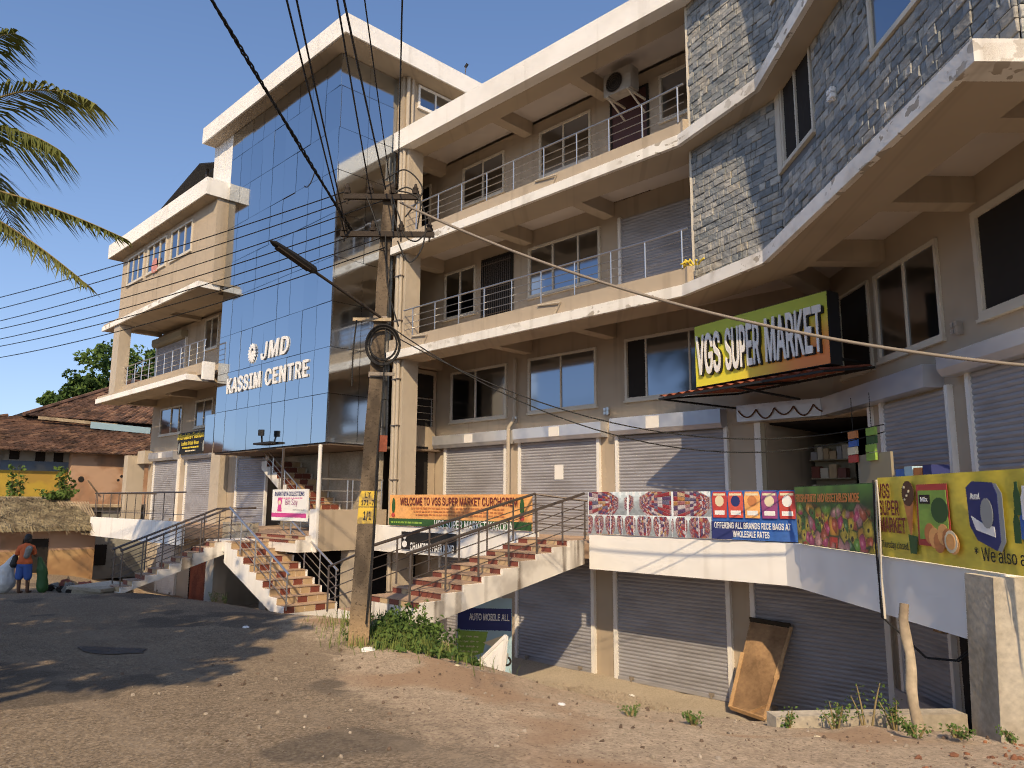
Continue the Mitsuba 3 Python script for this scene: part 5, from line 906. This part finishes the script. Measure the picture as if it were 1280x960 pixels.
solo('wooden_post', wpost(), 'bare_wood', 'short rough wooden post standing before the basement shutters', 'post', smooth=40)
lw = [(-3.75, 7.45), (-3.3, 8.0), (-2.9, 8.45), (-2.45, 8.95)]; solo('low_wall', MB().prism(band(lw, [(x - .17, y + .14) for x, y in lw]), -3.2, -2.1), 'concrete_old', 'low concrete retaining wall along the sunken shop apron', 'wall')
bd = thing('leaning_board', 'worn plywood sheet on a wooden frame leaning beside the basement shutter', 'board'); b0, b1, t0_, t1_ = np.array([-7.72, 13.55, -3.8]), np.array([-6.93, 13.35, -3.82]), np.array([-7.68, 14.38, -2.3]), np.array([-6.83, 14.38, -2.33])
nb = np.array([.1, -.88, -.46]); obj('sheet', MB().hexa([b0, b1, b1 + nb * .012, b0 + nb * .012, t0_, t1_, t1_ + nb * .012, t0_ + nb * .012]), 'ply_sheet', bd)
for p, q, w in ((b0, b0 + (t0_ - b0) * .62, .07), (b1, t1_, .06), (b0, b1, .08), (b0 + (b1 - b0) * .55, b1 + (t1_ - b1) * .14, .07), (b1 + (t1_ - b1) * .42, b1 + (t1_ - b1) * .62, .09)): obj('batten', MB().beam(p + nb * .032, q + nb * .032, w, .03, up=nb), 'wood_plank', bd)
obj('tarp_edge', MB().beam(t0_ + nb * .03, t1_ + nb * .03, .16, .02, up=nb), 'black_paint', bd)
tr = thing('tilted_signboard', 'white framed blank board lying tilted on its corner in the dirt', 'board'); o = np.array([-9.1, 8.95, -2.16]); l_, r_ = np.array([-9.95, 8.72, -2.95]), np.array([-8.92, 8.66, -3.0])
obj('panel', MB().add([o, l_, r_, o + [.0, .03, 0], l_ + [0, .03, 0], r_ + [0, .03, 0]], [[0, 1, 2], [3, 5, 4], [0, 3, 4], [0, 4, 1], [1, 4, 5], [1, 5, 2], [2, 5, 3], [2, 3, 0]]), 'ink_white', tr)
obj('frame_bar', MB().beam(o, l_, .05, .07, up=(0, -1, 0)), 'frame_white', tr); obj('frame_bar', MB().beam(o, r_, .05, .05, up=(0, -1, 0)), 'frame_white', tr)
# weeds, bush, gravel, litter
def zgr(x, y): return float(zg(x, y))
mbs, mbl = MB(), MB(); r = np.random.default_rng(31)
for k in range(150):
    x, y = -9.55 + r.normal(0, .6), 7.35 + r.normal(0, .36)
    x += (y - 7.3) * -.5; h = .40 * math.exp(-((x + 9.75) ** 2 / .5 + (y - 7.75) ** 2 / .35)) + .09; h *= r.uniform(.35, 1.25); b = np.array([x, y, zgr(x, y)]); tip = b + [r.normal(0, .1), r.normal(0, .1), h]; mbs.tube([b, (b + tip) / 2, tip], .004, 4, cap=False)
    for f in np.linspace(.3, 1, 5): leaf_cloud(mbl if k % 3 else mbs, b + (tip - b) * f, (.08, .08, .05), 4, .075, r, .1)
mbg = MB()
for k in range(1500):
    x, y = -9.7 + r.normal(0, .75), 7.15 + r.normal(0, .38); x += (y - 7.2) * -.45; b = np.array([x, y, zgr(x, y)]); h = r.uniform(.07, .24); a = r.uniform(0, 6.28); t_ = b + [math.cos(a) * h * .5, math.sin(a) * h * .5, h]; m_ = b + (t_ - b) * [.35, .35, .6]; w = np.array([-math.sin(a), math.cos(a), 0]) * .006
    mbg.add([b - w, b + w, m_ + w * .8, m_ - w * .8, t_], [[0, 1, 2], [0, 2, 3], [3, 2, 4]])
bu = thing('weed_bush', 'leafy green weeds growing round the foot of the utility pole', 'bush'); obj('foliage', mbl, 'tree_leaf', bu); obj('inner_foliage', mbs, 'tree_leaf_dark', bu); obj('grass_blades', mbg, 'grass_blade', bu, kind='stuff')
for k, (x, y, h, n) in enumerate(((-3.55, 7.3, .16, 7), (-3.2, 7.55, .25, 9), (-2.98, 7.75, .42, 6), (-2.85, 8.1, .30, 8), (-2.45, 7.45, .14, 10), (-2.2, 7.7, .12, 8), (-4.1, 6.5, .12, 8), (-1.9, 8.25, .12, 6), (-4.6, 6.2, .08, 6), (-20.2, 9.0, .3, 8), (-19.3, 8.9, .25, 8))):
    plant('weed', ('small green weed at the left end of the low wall', 'leafy weed against the low concrete wall', 'tall thin weed before the low wall', 'weed at the foot of the wooden post', 'grass tuft right of the wooden post', 'grass tuft between the post and the pillar', 'grass tuft on the dirt left of the low wall', 'tiny weed at the foot of the concrete pillar', 'tiny grass tuft on the bare dirt slope', 'weed under the centre stair landing', 'weed beside the white side of the centre stair')[k], (x, y, zgr(x, y)), h, max(3, n - 3), .11 + .12 * h, .034, 60 + k, 'tree_leaf', stem='leaf_dry', cat='weed')
mb = MB(); r = np.random.default_rng(41); ico = trimesh.creation.icosphere(subdivisions=0)
def pebbles(n, fx_, fy_, s0, s1, m, label):
    mb = MB()
    for k in range(n):
        x, y = fx_(), fy_(); s = s0 + (s1 - s0) * r.random() ** 3; v = ico.vertices * (s * r.uniform(.6, 1.2, 3)) * (1 + .18 * r.normal(size=(12, 1))); mb.add(v + [x, y, zgr2(x, y) + s * .2], ico.faces)
    k_ = obj('gravel', mb, m, None, kind='stuff', label=label)
from scipy.interpolate import RegularGridInterpolator
_gi = RegularGridInterpolator((gx, gy), GZ)
def zgr2(x, y): return float(_gi((x, y)))
flat('pebble_pale', conc((.38, .32, .25), (.27, .22, .165)), .9); flat('pebble_dark', conc((.17, .12, .085), (.10, .07, .05)), .9); flat('pebble_red', conc((.36, .16, .08), (.2, .09, .05)), .9)
pebbles(650, lambda: r.uniform(-9, -.4), lambda: r.uniform(3.0, 11), .004, .026, 'pebble_pale', 'pale gravel scattered over the dirt verge'); pebbles(700, lambda: r.uniform(-10, -.2), lambda: r.uniform(2.6, 9), .004, .028, 'pebble_dark', 'dark grit scattered over the road edge'); pebbles(160, lambda: r.normal(-1.5, .35), lambda: r.normal(7.0, .5), .006, .034, 'pebble_red', 'reddish stones on the verge at the right')
pebbles(420, lambda: r.normal(-10.2, .75), lambda: r.normal(12.9, .22), .02, .055, 'pebble_pale', 'strip of pale broken stones along the shop apron')
for k, (x, y, s, m, l) in enumerate(((-9.35, 6.45, .13, 'ink_white', 'crumpled white plastic bag by the weeds at the pole'), (-8.05, 12.7, .1, 'ink_white', 'white scrap lying before the basement shutter'), (-9.9, 13.4, .07, 'ink_white', 'small white scrap on the cement apron'), (-5.3, 6.0, .045, 'ink_white', 'white scrap on the dirt near the road'), (-3.0, 6.7, .035, 'ink_cream', 'pale pebble sized scrap before the low wall'), (-7.6, 6.6, .04, 'ink_cream', 'cream paper scrap on the dirt slope'), (-12.2, 6.0, .07, 'ink_white', 'white scrap on the shaded road left of the pole'))):
    v = trimesh.creation.icosphere(subdivisions=2); vv = v.vertices * [s, s * .7, s * .3] * (1 + .35 * (meshkit.noise(v.vertices * 3 + k) - .5))[:, None] + [x, y, zgr2(x, y) + s * .15]; solo('litter', (vv, v.faces), m, l, 'litter')
mb = MB(); ctr = np.array([-12.0, 3.9])
solo('tar_patch', MB().add([(ctr[0] + rx_ * .45 * math.cos(a) - .3 * math.sin(a), ctr[1] + rx_ * .4 * math.cos(a) + .1 * math.sin(a), zgr2(ctr[0] + rx_ * .45 * math.cos(a) - .3 * math.sin(a), ctr[1] + rx_ * .4 * math.cos(a) + .1 * math.sin(a)) + .012) for a, rx_ in zip(np.linspace(0, 6.283, 18, endpoint=False), r.uniform(.75, 1.1, 18))] + [(ctr[0], ctr[1], zgr2(*ctr) + .014)], [[i, (i + 1) % 18, 18] for i in range(18)]), 'black_paint', 'dark wet patch on the shaded road', 'stain')
